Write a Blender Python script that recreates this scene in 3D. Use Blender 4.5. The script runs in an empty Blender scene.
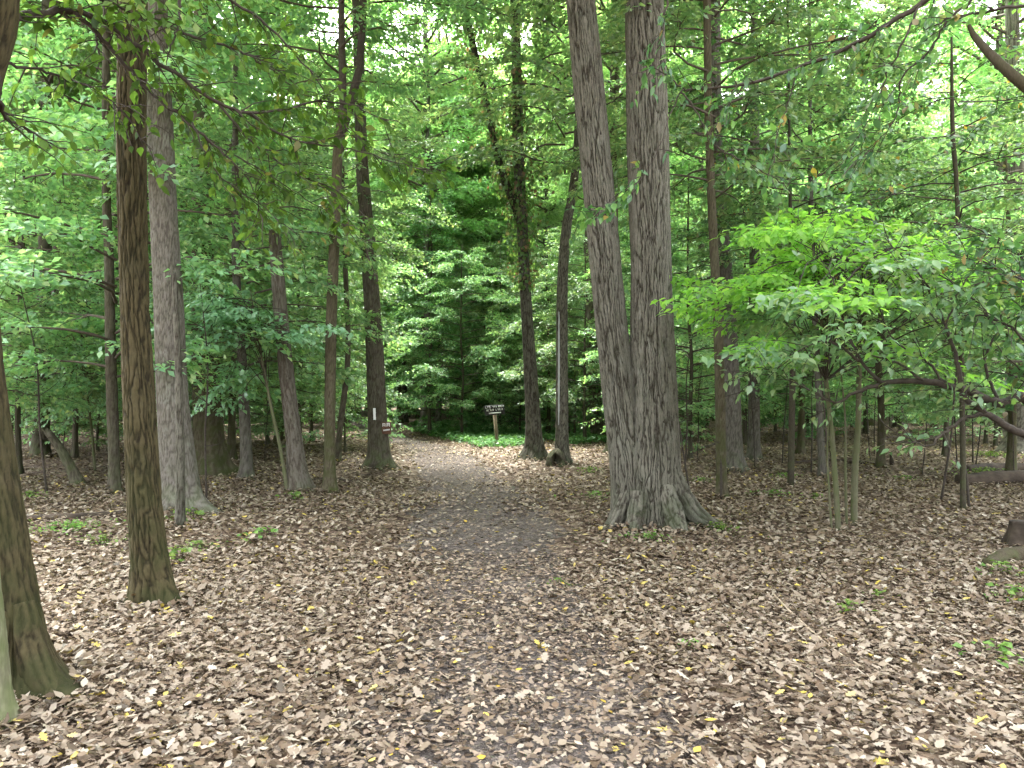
import bpy, math, random
import numpy as np
from mathutils import Vector

# ---------------------------------------------------------------- camera, sky, sun, exposure
S = bpy.context.scene
H, F, HOR = 1.55, 768.0, 396.0            # camera height (m), focal length (px), horizon row of a 1024 x 768 frame
cam_data = bpy.data.cameras.new("camera")
cam_data.sensor_width = 36.0
cam_data.lens = 36.0 * F / 1024.0
cam_data.clip_start = 0.05
cam_data.clip_end = 1000.0
cam = bpy.data.objects.new("camera", cam_data)
S.collection.objects.link(cam)
cam.location = (0, 0, H)
cam.rotation_euler = (math.radians(90) + math.atan((HOR - 384.0) / F), 0, 0)
S.camera = cam

SUN_EL, SUN_AZ = 66.0, 335.0              # a veiled sun high ahead, left of the path
world = bpy.data.worlds.new("World")
S.world = world
world.use_nodes = True
wt = world.node_tree
for n in list(wt.nodes):
    wt.nodes.remove(n)
wo = wt.nodes.new("ShaderNodeOutputWorld")
wb = wt.nodes.new("ShaderNodeBackground")
ws = wt.nodes.new("ShaderNodeTexSky")
wh = wt.nodes.new("ShaderNodeHueSaturation")
ws.sky_type = 'NISHITA'
ws.sun_disc = False
ws.sun_elevation = math.radians(SUN_EL)
ws.sun_rotation = math.radians(SUN_AZ)
ws.air_density, ws.dust_density, ws.ozone_density = 1.0, 7.0, 1.0
wh.inputs["Saturation"].default_value = 0.22
wb.inputs["Strength"].default_value = 0.15
wt.links.new(ws.outputs[0], wh.inputs["Color"])
wt.links.new(wh.outputs[0], wb.inputs["Color"])
wt.links.new(wb.outputs[0], wo.inputs["Surface"])

sd = bpy.data.lights.new("sun", 'SUN')
sd.energy = 1.5
sd.angle = math.radians(28)
sd.color = (1.0, 0.97, 0.92)
sun = bpy.data.objects.new("sun", sd)
S.collection.objects.link(sun)
az = math.radians(SUN_AZ)
to_sun = Vector((math.sin(az) * math.cos(math.radians(SUN_EL)), math.cos(az) * math.cos(math.radians(SUN_EL)), math.sin(math.radians(SUN_EL))))
sun.rotation_euler = to_sun.to_track_quat('Z', 'Y').to_euler()
sun.location = (-10, 20, 60)

S.view_settings.view_transform = 'Standard'
S.view_settings.look = 'None'
S.view_settings.gamma = 1.0
S.view_settings.use_curve_mapping = False
S.view_settings.exposure = 3.95
S.render.engine = 'CYCLES'
S.cycles.max_bounces = 10
S.cycles.diffuse_bounces = 7
S.cycles.use_adaptive_sampling = True
S.cycles.adaptive_threshold = .02
S.cycles.glossy_bounces = 2
S.cycles.transmission_bounces = 4
S.cycles.use_denoising = True
S.cycles.caustics_reflective = False
S.cycles.caustics_refractive = False

rng = np.random.default_rng(7)
random.seed(7)
C = S.collection.objects
PI = math.pi


# ---------------------------------------------------------------- helpers
def at(px, py, d):
    """the point at depth d that the camera sees at pixel (px, py)"""
    return ((px - 512.0) / F * d, d, H + (HOR - py) / F * d)


def ground_depth(py):
    return H * F / (py - HOR)


def smooth(a, b, x):
    t = np.clip((x - a) / (b - a), 0, 1)
    return t * t * (3 - 2 * t)


_perm = np.random.default_rng(3).random((64, 64))


def vnoise(x, y):
    """smooth periodic value noise in 0..1"""
    x = np.asarray(x, float); y = np.asarray(y, float)
    xi = np.floor(x).astype(int); yi = np.floor(y).astype(int)
    fx = x - xi; fy = y - yi
    fx = fx * fx * (3 - 2 * fx); fy = fy * fy * (3 - 2 * fy)
    g = lambda a, b: _perm[a % 64, b % 64]
    return (g(xi, yi) * (1 - fx) + g(xi + 1, yi) * fx) * (1 - fy) + (g(xi, yi + 1) * (1 - fx) + g(xi + 1, yi + 1) * fx) * fy


def path_x(d):
    ds = np.array([0, 3, 7.2, 11.3, 18, 26, 40, 70, 110.])
    xs = np.array([0.15, 0.05, -0.2, -0.5, -1.35, -3.0, -7.6, -15, -24.])
    return np.interp(d, ds, xs)


def gz(x, y):
    x = np.asarray(x, float); y = np.asarray(y, float)
    far = smooth(14, 40, np.hypot(x, y))
    z = (vnoise(x * .33 + 5, y * .33 + 9) - .5) * .07 + (vnoise(x * .9, y * .9) - .5) * .03
    z = z + far * ((vnoise(x * .07 + 20, y * .07 + 3) - .5) * .7)
    off = np.abs(x - path_x(y))
    z = z + .07 * (smooth(.7, 1.9, off) - 1)
    return z


def mesh_np(name, verts, faces, mat, smooth_shade=False, ridge=None):
    """verts (n,3); faces: a list of (m,k) integer arrays"""
    me = bpy.data.meshes.new(name)
    verts = np.ascontiguousarray(verts, dtype=np.float32)
    me.vertices.add(len(verts))
    me.vertices.foreach_set("co", verts.ravel())
    faces = [np.asarray(f, dtype=np.int32) for f in faces if len(f)]
    loops = np.concatenate([f.ravel() for f in faces])
    sizes = np.concatenate([np.full(len(f), f.shape[1], dtype=np.int32) for f in faces])
    starts = np.concatenate([[0], np.cumsum(sizes)[:-1]]).astype(np.int32)
    me.loops.add(len(loops))
    me.loops.foreach_set("vertex_index", loops)
    me.polygons.add(len(sizes))
    me.polygons.foreach_set("loop_start", starts)
    if smooth_shade:
        me.polygons.foreach_set("use_smooth", np.ones(len(sizes), dtype=bool))
    me.update(calc_edges=True)
    me.validate()
    if ridge is not None:
        at_ = me.attributes.new('ridge', 'FLOAT', 'POINT')
        at_.data.foreach_set('value', np.ascontiguousarray(ridge, dtype=np.float32))
    if mat is not None:
        me.materials.append(mat)
    return me


def link(name, me, parent=None, loc=(0, 0, 0), rot=(0, 0, 0), scale=(1, 1, 1)):
    o = bpy.data.objects.new(name, me)
    C.link(o)
    o.parent = parent
    o.location, o.rotation_euler, o.scale = loc, rot, scale
    return o


def tag(o, label, cat, group=None):
    o["label"] = label
    o["category"] = cat
    if group:
        o["group"] = group
    return o


def thing(name, label, cat, loc, group=None, rotz=0.0, scale=1.0):
    o = bpy.data.objects.new(name, None)
    o.empty_display_size = .2
    C.link(o)
    o.location = loc
    o.rotation_euler = (0, 0, rotz)
    o.scale = (scale,) * 3
    return tag(o, label, cat, group)


def kind(o, k):
    o["kind"] = k
    return o


def box(cx, cy, cz, sx, sy, sz):
    v = np.array([(x, y, z) for x in (-.5, .5) for y in (-.5, .5) for z in (-.5, .5)]) * (sx, sy, sz) + (cx, cy, cz)
    f = np.array([(0, 1, 3, 2), (4, 6, 7, 5), (0, 4, 5, 1), (2, 3, 7, 6), (0, 2, 6, 4), (1, 5, 7, 3)])
    return v, f


class MB:
    """collects pieces into one mesh"""
    def __init__(self):
        self.v, self.f, self.n = [], {}, 0

    def add(self, v, f):
        v = np.asarray(v, float)
        for g in (f if isinstance(f, list) else [f]):
            g = np.asarray(g, int)
            if len(g):
                self.f.setdefault(g.shape[1], []).append(g + self.n)
        self.v.append(v)
        self.n += len(v)
        return self

    def mesh(self, name, mat, sm=False, ridge=None):
        return mesh_np(name, np.concatenate(self.v), [np.concatenate(g) for g in self.f.values()], mat, sm, ridge)


def tube(pts, rad, k=6, cap=True):
    """a tapered tube along a polyline"""
    P = np.asarray(pts, float); n = len(P)
    R = np.broadcast_to(np.asarray(rad, float), (n,))
    T = np.gradient(P, axis=0)
    T /= np.linalg.norm(T, axis=1, keepdims=True) + 1e-9
    a = np.array([0, 0, 1.]) if abs(T[0][2]) < .9 else np.array([1., 0, 0])
    u = np.cross(T[0], a); u /= np.linalg.norm(u)
    V = []
    ang = np.arange(k) * 2 * PI / k
    for i in range(n):
        u = u - T[i] * u.dot(T[i]); u /= np.linalg.norm(u) + 1e-9
        w = np.cross(T[i], u)
        V.append(P[i] + R[i] * (np.cos(ang)[:, None] * u + np.sin(ang)[:, None] * w))
    V = np.concatenate(V)
    i = np.arange(n - 1)[:, None]; j = np.arange(k)[None, :]
    q = np.stack([i * k + j, i * k + (j + 1) % k, (i + 1) * k + (j + 1) % k, (i + 1) * k + j], -1).reshape(-1, 4)
    fs = [q]
    if cap:
        V = np.concatenate([V, P[:1], P[-1:]])
        jj = np.arange(k)
        a0 = np.stack([np.full(k, n * k), (jj + 1) % k, jj], -1)
        a1 = np.stack([np.full(k, n * k + 1), (n - 1) * k + jj, (n - 1) * k + (jj + 1) % k], -1)
        fs.append(np.concatenate([a0, a1]))
    return V, fs


def curve(pts, n):
    """Catmull-Rom resample of rows (any width)"""
    P = np.asarray(pts, float)
    if len(P) < 3:
        t = np.linspace(0, 1, n)[:, None]
        return P[0] * (1 - t) + P[-1] * t
    Q = np.concatenate([[2 * P[0] - P[1]], P, [2 * P[-1] - P[-2]]])
    d = np.r_[0, np.cumsum(np.linalg.norm(np.diff(P[:, :3], axis=0), axis=1))]
    s = np.linspace(0, d[-1], n)
    i = np.clip(np.searchsorted(d, s, 'right') - 1, 0, len(P) - 2)
    t = ((s - d[i]) / (d[i + 1] - d[i] + 1e-9))[:, None]
    a, b, c, e = Q[i], Q[i + 1], Q[i + 2], Q[i + 3]
    return .5 * (2 * b + (c - a) * t + (2 * a - 5 * b + 4 * c - e) * t ** 2 + (3 * b - a - 3 * c + e) * t ** 3)


# ---------------------------------------------------------------- materials
class NT:
    def __init__(self, name):
        self.m = bpy.data.materials.new(name)
        self.m.use_nodes = True
        self.t = self.m.node_tree
        for n in list(self.t.nodes):
            self.t.nodes.remove(n)

    def n(self, typ, ins=None, **props):
        nd = self.t.nodes.new("ShaderNode" + typ)
        for k, v in props.items():
            setattr(nd, k, v)
        for k, v in (ins or {}).items():
            s = nd.inputs[k]
            if hasattr(v, "is_output"):
                self.t.links.new(v, s)
            else:
                s.default_value = v
        return nd

    def ramp(self, fac, stops, interp='LINEAR'):
        r = self.n("ValToRGB", {"Fac": fac})
        r.color_ramp.interpolation = interp
        e = r.color_ramp.elements
        while len(e) > 1:
            e.remove(e[-1])
        e[0].position = stops[0][0]; e[0].color = (*stops[0][1], 1)
        for p, c in stops[1:]:
            x = e.new(p); x.color = (*c, 1)
        return r.outputs["Color"]

    def mix(self, fac, a, b, blend='MIX'):
        m = self.n("Mix", data_type='RGBA', blend_type=blend)
        for s, v in ((m.inputs["Factor"], fac), (m.inputs[6], a), (m.inputs[7], b)):
            if hasattr(v, "is_output"):
                self.t.links.new(v, s)
            else:
                s.default_value = v if isinstance(v, (int, float)) else (*v, 1)
        return m.outputs[2]

    def math(self, op, a, b=0.0, clamp=False):
        m = self.n("Math", {0: a, 1: b}, operation=op)
        m.use_clamp = clamp
        return m.outputs[0]

    def rng(self, v, a, b, c=0.0, d=1.0, smoothstep=True):
        m = self.n("MapRange", {"Value": v, 1: a, 2: b, 3: c, 4: d})
        m.interpolation_type = 'SMOOTHSTEP' if smoothstep else 'LINEAR'
        return m.outputs[0]

    def out(self, shader):
        o = self.n("OutputMaterial")
        self.t.links.new(shader, o.inputs["Surface"])
        return self.m


def leaf_mat(name, stops, trans=.45, gloss=.05, tint=.25, boost=1.5, rough=.4):
    t = NT(name)
    g = t.n("NewGeometry")
    oi = t.n("ObjectInfo")
    col = t.ramp(g.outputs["Random Per Island"], stops)
    hs = t.n("HueSaturation", {"Color": col, "Hue": t.rng(oi.outputs["Random"], 0, 1, .485, .515, False),
                               "Value": t.rng(oi.outputs["Random"], 0, 1, 1 - tint, 1 + tint, False)})
    c = hs.outputs[0]
    tc = t.mix(1.0, c, (boost, boost * 1.0, boost * .55), 'MULTIPLY')
    d = t.n("BsdfDiffuse", {"Color": c})
    tr = t.n("BsdfTranslucent", {"Color": tc})
    m = t.n("MixShader", {"Fac": trans, 1: d.outputs[0], 2: tr.outputs[0]})
    gl = t.n("BsdfGlossy", {"Color": (.8, .85, .8, 1), "Roughness": rough})
    m2 = t.n("MixShader", {"Fac": gloss, 1: m.outputs[0], 2: gl.outputs[0]})
    return t.out(m2.outputs[0])


def bark_mat(name, light, dark, sx=24, sz=3.0, bump=.5, moss=.5, moss_h=.5, grey=.3, moss_col=(.05, .075, .02)):
    """ridge tops weathered to one colour, the furrows' inner bark another (mesh attribute "ridge" from the modelled furrows)"""
    t = NT(name)
    tc = t.n("TexCoord").outputs["Object"]
    ridge = t.n("Attribute", attribute_name="ridge").outputs["Fac"]
    fine = t.n("TexNoise", {"Vector": t.n("Mapping", {"Vector": tc, "Scale": (70, 70, 22)}).outputs[0], "Scale": 1.0, "Detail": 6.0, "Roughness": .65}).outputs["Fac"]
    big = t.n("TexNoise", {"Vector": tc, "Scale": 1.3, "Detail": 3.0}).outputs["Fac"]
    c = t.mix(t.math('ADD', t.math('MULTIPLY', ridge, .75), t.rng(fine, .3, .7, -.15, .35), True), dark, light)
    lich = t.rng(t.n("TexNoise", {"Vector": tc, "Scale": 3.2, "Detail": 6.0, "Roughness": .7}).outputs["Fac"], .5, .72, 0, grey)
    c = t.mix(t.math('MULTIPLY', lich, ridge), c, (.22, .235, .20))
    z = t.n("SeparateXYZ", {"Vector": tc}).outputs["Z"]
    low = t.rng(t.math('ADD', z, t.math('MULTIPLY', big, -.7)), -.45, moss_h, 1, .22)
    ms = t.math('MULTIPLY', t.math('MULTIPLY', low, t.rng(t.n("TexNoise", {"Vector": tc, "Scale": 6.0, "Detail": 5.0}).outputs["Fac"], .38, .62)), moss)
    c = t.mix(ms, c, moss_col)
    oi = t.n("ObjectInfo").outputs["Random"]
    c = t.n("HueSaturation", {"Color": c, "Value": t.rng(oi, 0, 1, .85, 1.15, False)}).outputs[0]
    b = t.n("Bump", {"Height": fine, "Strength": bump, "Distance": .008}).outputs[0]
    p = t.n("BsdfPrincipled", {"Base Color": c, "Roughness": .9, "Normal": b, "Specular IOR Level": .15})
    return t.out(p.outputs[0])


def plain_mat(name, col, rough=.7, var=.25, scale=12.0, stretch=(1, 1, 1), bump=.15):
    t = NT(name)
    tc = t.n("TexCoord").outputs["Object"]
    mp = t.n("Mapping", {"Vector": tc, "Scale": stretch}).outputs[0]
    f = t.n("TexNoise", {"Vector": mp, "Scale": scale, "Detail": 6.0, "Roughness": .65}).outputs["Fac"]
    c = t.mix(t.rng(f, .3, .7), tuple(x * (1 - var) for x in col), tuple(min(x * (1 + var), .95) for x in col))
    b = t.n("Bump", {"Height": f, "Strength": bump, "Distance": .01}).outputs[0]
    p = t.n("BsdfPrincipled", {"Base Color": c, "Roughness": rough, "Normal": b, "Specular IOR Level": .25})
    return t.out(p.outputs[0])


M = {}
M["leaf_mid"] = leaf_mat("leaf_mid", [(0, (0.101, 0.222, 0.107)), (.5, (0.161, 0.301, 0.138)), (.85, (0.227, 0.362, 0.170)), (1, (0.323, 0.401, 0.202))], trans=.52, gloss=.06, boost=1.45)
M["leaf_high"] = leaf_mat("leaf_high", [(0, (0.118, 0.237, 0.106)), (.5, (0.178, 0.315, 0.139)), (1, (0.251, 0.378, 0.182))], trans=.55, gloss=.05, boost=1.6)
M["leaf_dark"] = leaf_mat("leaf_dark", [(0, (0.048, 0.134, 0.049)), (.6, (0.087, 0.200, 0.074)), (1, (0.133, 0.266, 0.095))], trans=.4, gloss=.04, tint=.2)
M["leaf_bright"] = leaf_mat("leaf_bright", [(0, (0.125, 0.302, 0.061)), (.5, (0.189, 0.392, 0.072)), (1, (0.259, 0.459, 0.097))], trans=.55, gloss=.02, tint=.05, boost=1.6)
M["leaf_cool"] = leaf_mat("leaf_cool", [(0, (0.133, 0.310, 0.157)), (.6, (0.202, 0.401, 0.222)), (1, (0.281, 0.469, 0.278))], trans=.45, gloss=.12, tint=.05, boost=1.4)
M["leaf_olive"] = leaf_mat("leaf_olive", [(0, (0.027, 0.065, 0.014)), (.55, (0.047, 0.104, 0.021)), (.93, (0.070, 0.144, 0.030)), (.97, (0.090, 0.130, 0.032)), (1, (0.119, 0.115, 0.045))], trans=.6, gloss=.015, tint=.05, boost=1.9)
M["leaf_holly"] = leaf_mat("leaf_holly", [(0, (0.033, 0.088, 0.037)), (.6, (0.064, 0.150, 0.050)), (.9, (0.122, 0.231, 0.066)), (.97, (0.122, 0.088, 0.062)), (1, (0.325, 0.250, 0.046))], trans=.45, gloss=.05, tint=.1, rough=.35, boost=1.7)
M["ivy"] = leaf_mat("ivy", [(0, (.05, .12, .035)), (.6, (.09, .165, .048)), (.85, (.12, .10, .055)), (1, (.17, .10, .065))], trans=.4, gloss=.03, tint=.05)
M["low_green"] = leaf_mat("low_green", [(0, (0.079, 0.159, 0.038)), (.6, (0.128, 0.225, 0.050)), (1, (0.183, 0.275, 0.068))], trans=.4, gloss=.02, tint=.15)
M["litter"] = leaf_mat("dry_leaves", [(0, (0.042, 0.029, 0.019)), (.12, (0.090, 0.062, 0.040)), (.30, (0.133, 0.092, 0.060)), (.45, (0.159, 0.121, 0.085)), (.60, (0.196, 0.155, 0.112)), (.75, (0.217, 0.174, 0.129)), (.88, (0.260, 0.218, 0.168)), (.97, (0.329, 0.291, 0.230)),
                                      (.978, (0.276, 0.224, 0.157)), (.983, (0.382, 0.297, 0.056)), (1, (0.382, 0.314, 0.101))], trans=.10, gloss=.03, tint=0, boost=1.1, rough=.5)
M["chips"] = leaf_mat("leaf_fragments", [(0, (0.042, 0.034, 0.024)), (.3, (0.100, 0.076, 0.055)), (.6, (0.179, 0.140, 0.101)), (.85, (0.281, 0.222, 0.161)), (.985, (0.387, 0.316, 0.227)), (.992, (0.454, 0.342, 0.054)), (1, (0.454, 0.342, 0.054))], trans=.06, gloss=.03, tint=0, boost=1.0)
M["bark_oak"] = bark_mat("bark_oak", (0.129, 0.122, 0.096), (0.026, 0.021, 0.015), bump=.6, moss=.6, moss_h=.5, grey=.22, moss_col=(0.023, 0.032, 0.012))
M["bark_brown"] = bark_mat("bark_brown", (0.060, 0.049, 0.023), (0.013, 0.010, 0.005), bump=.6, moss=.6, moss_h=1.6, grey=.05, moss_col=(0.025, 0.031, 0.009))
M["bark_grey"] = bark_mat("bark_grey", (0.124, 0.114, 0.096), (0.051, 0.043, 0.035), bump=.6, moss=.35, moss_h=.6, grey=.4)
M["bark_dark"] = bark_mat("bark_dark", (0.086, 0.076, 0.056), (0.035, 0.029, 0.020), bump=.6, moss=.5, moss_h=.5, grey=.15)
M["bark_red"] = bark_mat("bark_red", (0.127, 0.114, 0.093), (0.054, 0.041, 0.031), bump=.7, moss=.2, moss_h=.2, grey=.25)
M["bark_smooth"] = bark_mat("bark_smooth", (0.137, 0.137, 0.083), (0.083, 0.081, 0.049), bump=.15, moss=.8, moss_h=3.0, grey=.15, moss_col=(0.064, 0.078, 0.029))
M["bark_mossy"] = bark_mat("bark_mossy", (0.089, 0.077, 0.051), (0.040, 0.032, 0.019), bump=.6, moss=.9, moss_h=2.0, grey=.1, moss_col=(0.044, 0.052, 0.017))
M["twig"] = plain_mat("twig_bark", (.042, .034, .026), .85, .35, 30)
M["limb"] = plain_mat("limb_bark", (.075, .062, .048), .9, .35, 14)
M["rotten"] = plain_mat("rotten_wood", (0.049, 0.037, 0.027), .95, .5, 6, (0.650, 0.650, 0.900), .5)
M["pale_wood"] = plain_mat("pale_dry_stick", (.34, .27, .19), .8, .2, 20)
M["post_wood"] = plain_mat("weathered_post", (.17, .135, .09), .85, .25, 10, (4, 4, .6))
M["sign_brown"] = plain_mat("brown_sign_paint", (.10, .052, .03), .6, .15, 12)
M["sign_black"] = plain_mat("dark_sign_paint", (.022, .022, .024), .5, .2, 12)
M["white_paint"] = plain_mat("white_paint", (0.744, 0.768, 0.756), .6, .06, 14)
M["bare_wood"] = plain_mat("bare_grey_wood", (.36, .37, .36), .8, .15, 18, (3, 3, .4))
M["hollow"] = plain_mat("hollow_wood", (.035, .028, .022), .95, .3, 14)


def ground_mat(name, ramp, scale, dark, far_mix):
    t = NT(name)
    tc = t.n("TexCoord").outputs["Object"]
    ns = t.n("TexNoise", {"Vector": tc, "Scale": scale * .8, "Detail": 3.0})
    wv = t.n("VectorMath", {0: t.n("VectorMath", {0: ns.outputs["Color"], 1: (.5, .5, .5)}, operation='SUBTRACT').outputs[0], "Scale": .09}, operation='SCALE').outputs[0]
    co = t.n("VectorMath", {0: tc, 1: wv}, operation='ADD').outputs[0]
    v = t.n("TexVoronoi", {"Vector": co, "Scale": scale, "Randomness": 1.0})
    e = t.n("TexVoronoi", {"Vector": co, "Scale": scale, "Randomness": 1.0}, feature='DISTANCE_TO_EDGE').outputs["Distance"]
    rv = t.n("SeparateColor", {"Color": v.outputs["Color"]}).outputs[0]
    c = t.ramp(rv, ramp)
    big = t.n("TexNoise", {"Vector": tc, "Scale": .7, "Detail": 5.0, "Roughness": .6}).outputs["Fac"]
    soil = t.rng(t.n("TexNoise", {"Vector": tc, "Scale": scale * .35, "Detail": 6.0, "Roughness": .7}).outputs["Fac"], .35, .62, far_mix, 0)
    c = t.mix(soil, c, dark)
    c = t.n("HueSaturation", {"Color": c, "Value": t.rng(big, .3, .7, .8, 1.15)}).outputs[0]
    hgt = t.math('ADD', t.rng(e, 0, .12), rv)
    b = t.n("Bump", {"Height": hgt, "Strength": .8, "Distance": .03}).outputs[0]
    p = t.n("BsdfPrincipled", {"Base Color": c, "Roughness": .9, "Normal": b, "Specular IOR Level": .2})
    return t.out(p.outputs[0])


M["ground"] = ground_mat("leafy_ground", [(0, (0.037, 0.024, 0.015)), (.3, (0.097, 0.064, 0.043)), (.6, (0.174, 0.124, 0.085)), (1, (0.259, 0.195, 0.138))], 14.0, (0.037, 0.024, 0.017), .75)
M["path"] = ground_mat("trodden_path", [(0, (0.060, 0.050, 0.043)), (.4, (0.106, 0.087, 0.077)), (.75, (0.158, 0.131, 0.112)), (1, (0.279, 0.227, 0.189))], 42.0, (0.075, 0.063, 0.056), .55)


# ---------------------------------------------------------------- leaves
def leaf_template(shape):
    """a leaf with its stalk at the origin, pointing along +y, face up +z; length 1"""
    if shape == 'diamond':
        v = [(0, 0, 0), (-.30, .48, .07), (0, 1, -.06), (.30, .48, .07)]
        f = [np.array([(0, 2, 1), (0, 3, 2)])]
    elif shape == 'ovate':
        v = [(0, 0, 0), (-.2, .22, .05), (-.27, .5, .04), (-.14, .8, -.02), (0, 1.05, -.14), (.14, .8, -.02), (.27, .5, .04), (.2, .22, .05), (0, .25, 0), (0, .52, -.01), (0, .8, -.06)]
        f = [np.array([(0, 8, 1), (0, 7, 8), (3, 10, 4), (10, 5, 4)]), np.array([(1, 8, 9, 2), (2, 9, 10, 3), (8, 7, 6, 9), (9, 6, 5, 10)])]
    elif shape == 'lance':
        v = [(0, 0, 0), (-.13, .25, .04), (-.165, .52, .03), (-.09, .8, -.04), (0, 1.05, -.2), (.09, .8, -.04), (.165, .52, .03), (.13, .25, .04), (0, .27, 0), (0, .54, -.02), (0, .82, -.08)]
        f = [np.array([(0, 8, 1), (0, 7, 8), (3, 10, 4), (10, 5, 4)]), np.array([(1, 8, 9, 2), (2, 9, 10, 3), (8, 7, 6, 9), (9, 6, 5, 10)])]
    elif shape == 'oak':       # dry lobed leaf, curled
        y = [0, .12, .26, .36, .50, .62, .74, .86]
        w = [.03, .13, .07, .25, .12, .31, .13, .16]
        z = [0, .02, .04, .14, .07, .17, .06, .05]
        v = [(0, 0, 0)]
        for i in range(1, 8):
            v += [(-w[i], y[i] + .05 * (i % 2), z[i]), (0, y[i], .015 * math.sin(i * 1.3)), (w[i], y[i] + .05 * (i % 2), z[i])]
        v.append((0, 1.0, .12))
        tr = [(0, 2, 1), (0, 3, 2), (19, 20, 22), (20, 21, 22)]
        q = []
        for i in range(6):
            a = 1 + i * 3
            q += [(a, a + 1, a + 4, a + 3), (a + 1, a + 2, a + 5, a + 4)]
        f = [np.array(tr), np.array(q)]
    elif shape == 'dry':       # simple curled dry leaf
        v = [(0, 0, 0), (-.2, .25, .10), (-.27, .58, .14), (0, 1, .16), (.27, .58, .10), (.2, .25, .06), (0, .3, 0), (0, .62, .02)]
        f = [np.array([(0, 6, 1), (0, 5, 6), (2, 7, 3), (7, 4, 3)]), np.array([(1, 6, 7, 2), (6, 5, 4, 7)])]
    return np.array(v, float), f


def leaves(pos, tip, nrm, size, shape, width=1.0, curl=None):
    """leaf copies as one vertex and face set"""
    V, Fs = leaf_template(shape)
    pos = np.asarray(pos, float); n = len(pos)
    tip = tip / (np.linalg.norm(tip, axis=1, keepdims=True) + 1e-9)
    side = np.cross(tip, nrm); side /= np.linalg.norm(side, axis=1, keepdims=True) + 1e-9
    up = np.cross(side, tip)
    size = np.broadcast_to(np.asarray(size, float), (n,))
    wd = np.broadcast_to(np.asarray(width, float), (n,))
    cl = np.ones(n) if curl is None else curl
    out = pos[:, None, :] + size[:, None, None] * (V[None, :, 0, None] * wd[:, None, None] * side[:, None, :] + V[None, :, 1, None] * tip[:, None, :] + V[None, :, 2, None] * cl[:, None, None] * up[:, None, :])
    k = len(V)
    off = (np.arange(n) * k)
    fs = [(f[None] + off[:, None, None]).reshape(-1, f.shape[1]) for f in Fs]
    return out.reshape(-1, 3), fs


def spray(r, c, d, L, W, n, droop=.25, jit=.35, flat=1.0):
    """positions, tips, normals for n leaves on a flat fan of twigs at c heading along d"""
    d = d / (np.linalg.norm(d) + 1e-9)
    pr = np.cross(d, (0, 0, 1.0)); pr /= np.linalg.norm(pr) + 1e-9
    a = r.random(n) ** .8
    ntw = 5
    tw = r.integers(0, ntw, n) / (ntw - 1) * 2 - 1
    b = tw * W * (.25 + .75 * a) * (1 - .45 * a * a) + r.normal(0, .12 * W, n)
    pos = c + d * (a * L)[:, None] + pr * b[:, None]
    pos[:, 2] += -droop * L * a ** 2 - .18 * np.abs(b) + r.normal(0, .05 * L, n) / flat
    sgn = np.sign(r.random(n) - .5)
    tip = d * .6 + pr * (sgn * .8 + tw * .4)[:, None] + r.normal(0, .35, (n, 3))
    tip[:, 2] -= .25 + .3 * r.random(n)
    nr = np.array([0, 0, 1.0]) + d * .15 + r.normal(0, jit, (n, 3))
    return pos, tip, nr


def grow(seed, z0, z1, R, nlimb, up, nspray, nleaf, size, SL, SW, prof, shape='diamond', r0=.03, droop=.3, jit=.38, lean=0.0):
    """limbs (an MB) and leaves (verts, faces) of one crown round a vertical leader"""
    r = np.random.default_rng(seed)
    mb = MB()
    P, T, N = [], [], []
    az = r.random() * 6
    for i in range(nlimb):
        t = (i + r.random()) / nlimb
        z = z0 + (z1 - z0) * t
        az += 2.4 + r.normal(0, .3)
        L = R * prof(t) * r.uniform(.65, 1.12) + .15
        dr = np.array([math.cos(az), math.sin(az), 0])
        s = np.linspace(0, 1, 7)
        wig = r.normal(0, .07, 2)
        pr = np.array([-dr[1], dr[0], 0])
        pts = np.array([0, 0, z]) + dr * (L * s)[:, None] + pr * (L * (wig[0] * np.sin(s * 3) + wig[1] * np.sin(s * 6)))[:, None]
        pts[:, 2] += L * (up * s - droop * s * s)
        rb = r0 * (.45 + .55 * L / R) * (1.1 - .5 * t)
        mb.add(*tube(pts, rb * (1 - .85 * s), 5, False))
        ns = max(2, int(nspray * (.4 + .6 * L / R)))
        for k in range(ns):
            q = r.uniform(.28, 1.0) if k else 1.0
            j = q * 6; i0 = min(int(j), 5)
            b = pts[i0] + (pts[i0 + 1] - pts[i0]) * (j - i0)
            sa = r.choice([-1, 1]) * r.uniform(.3, 1.1) * (1.15 - q * .6)
            d = dr * math.cos(sa) + pr * math.sin(sa)
            d = d + np.array([0, 0, r.normal(0.05, .25)])
            ln = SL * r.uniform(.7, 1.25)
            tl = r.uniform(.1, .55) * (.4 + R * .12)
            c = b + d * tl
            e = c + d * ln * .7; e[2] -= .12 * ln
            mb.add(*tube([b, c, e], [rb * .35 + .003, .006, .002], 3, False))
            p, tt, nn = spray(r, c - d * .1, d, ln, SW * r.uniform(.7, 1.2), max(6, int(nleaf * r.uniform(.6, 1.3))), .2, jit)
            P.append(p); T.append(tt); N.append(nn)
    P = np.concatenate(P); T = np.concatenate(T); N = np.concatenate(N)
    n = len(P)
    return mb, leaves(P, T, N, size * r.uniform(.6, 1.25, n), shape, r.uniform(.85, 1.25, n))


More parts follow.
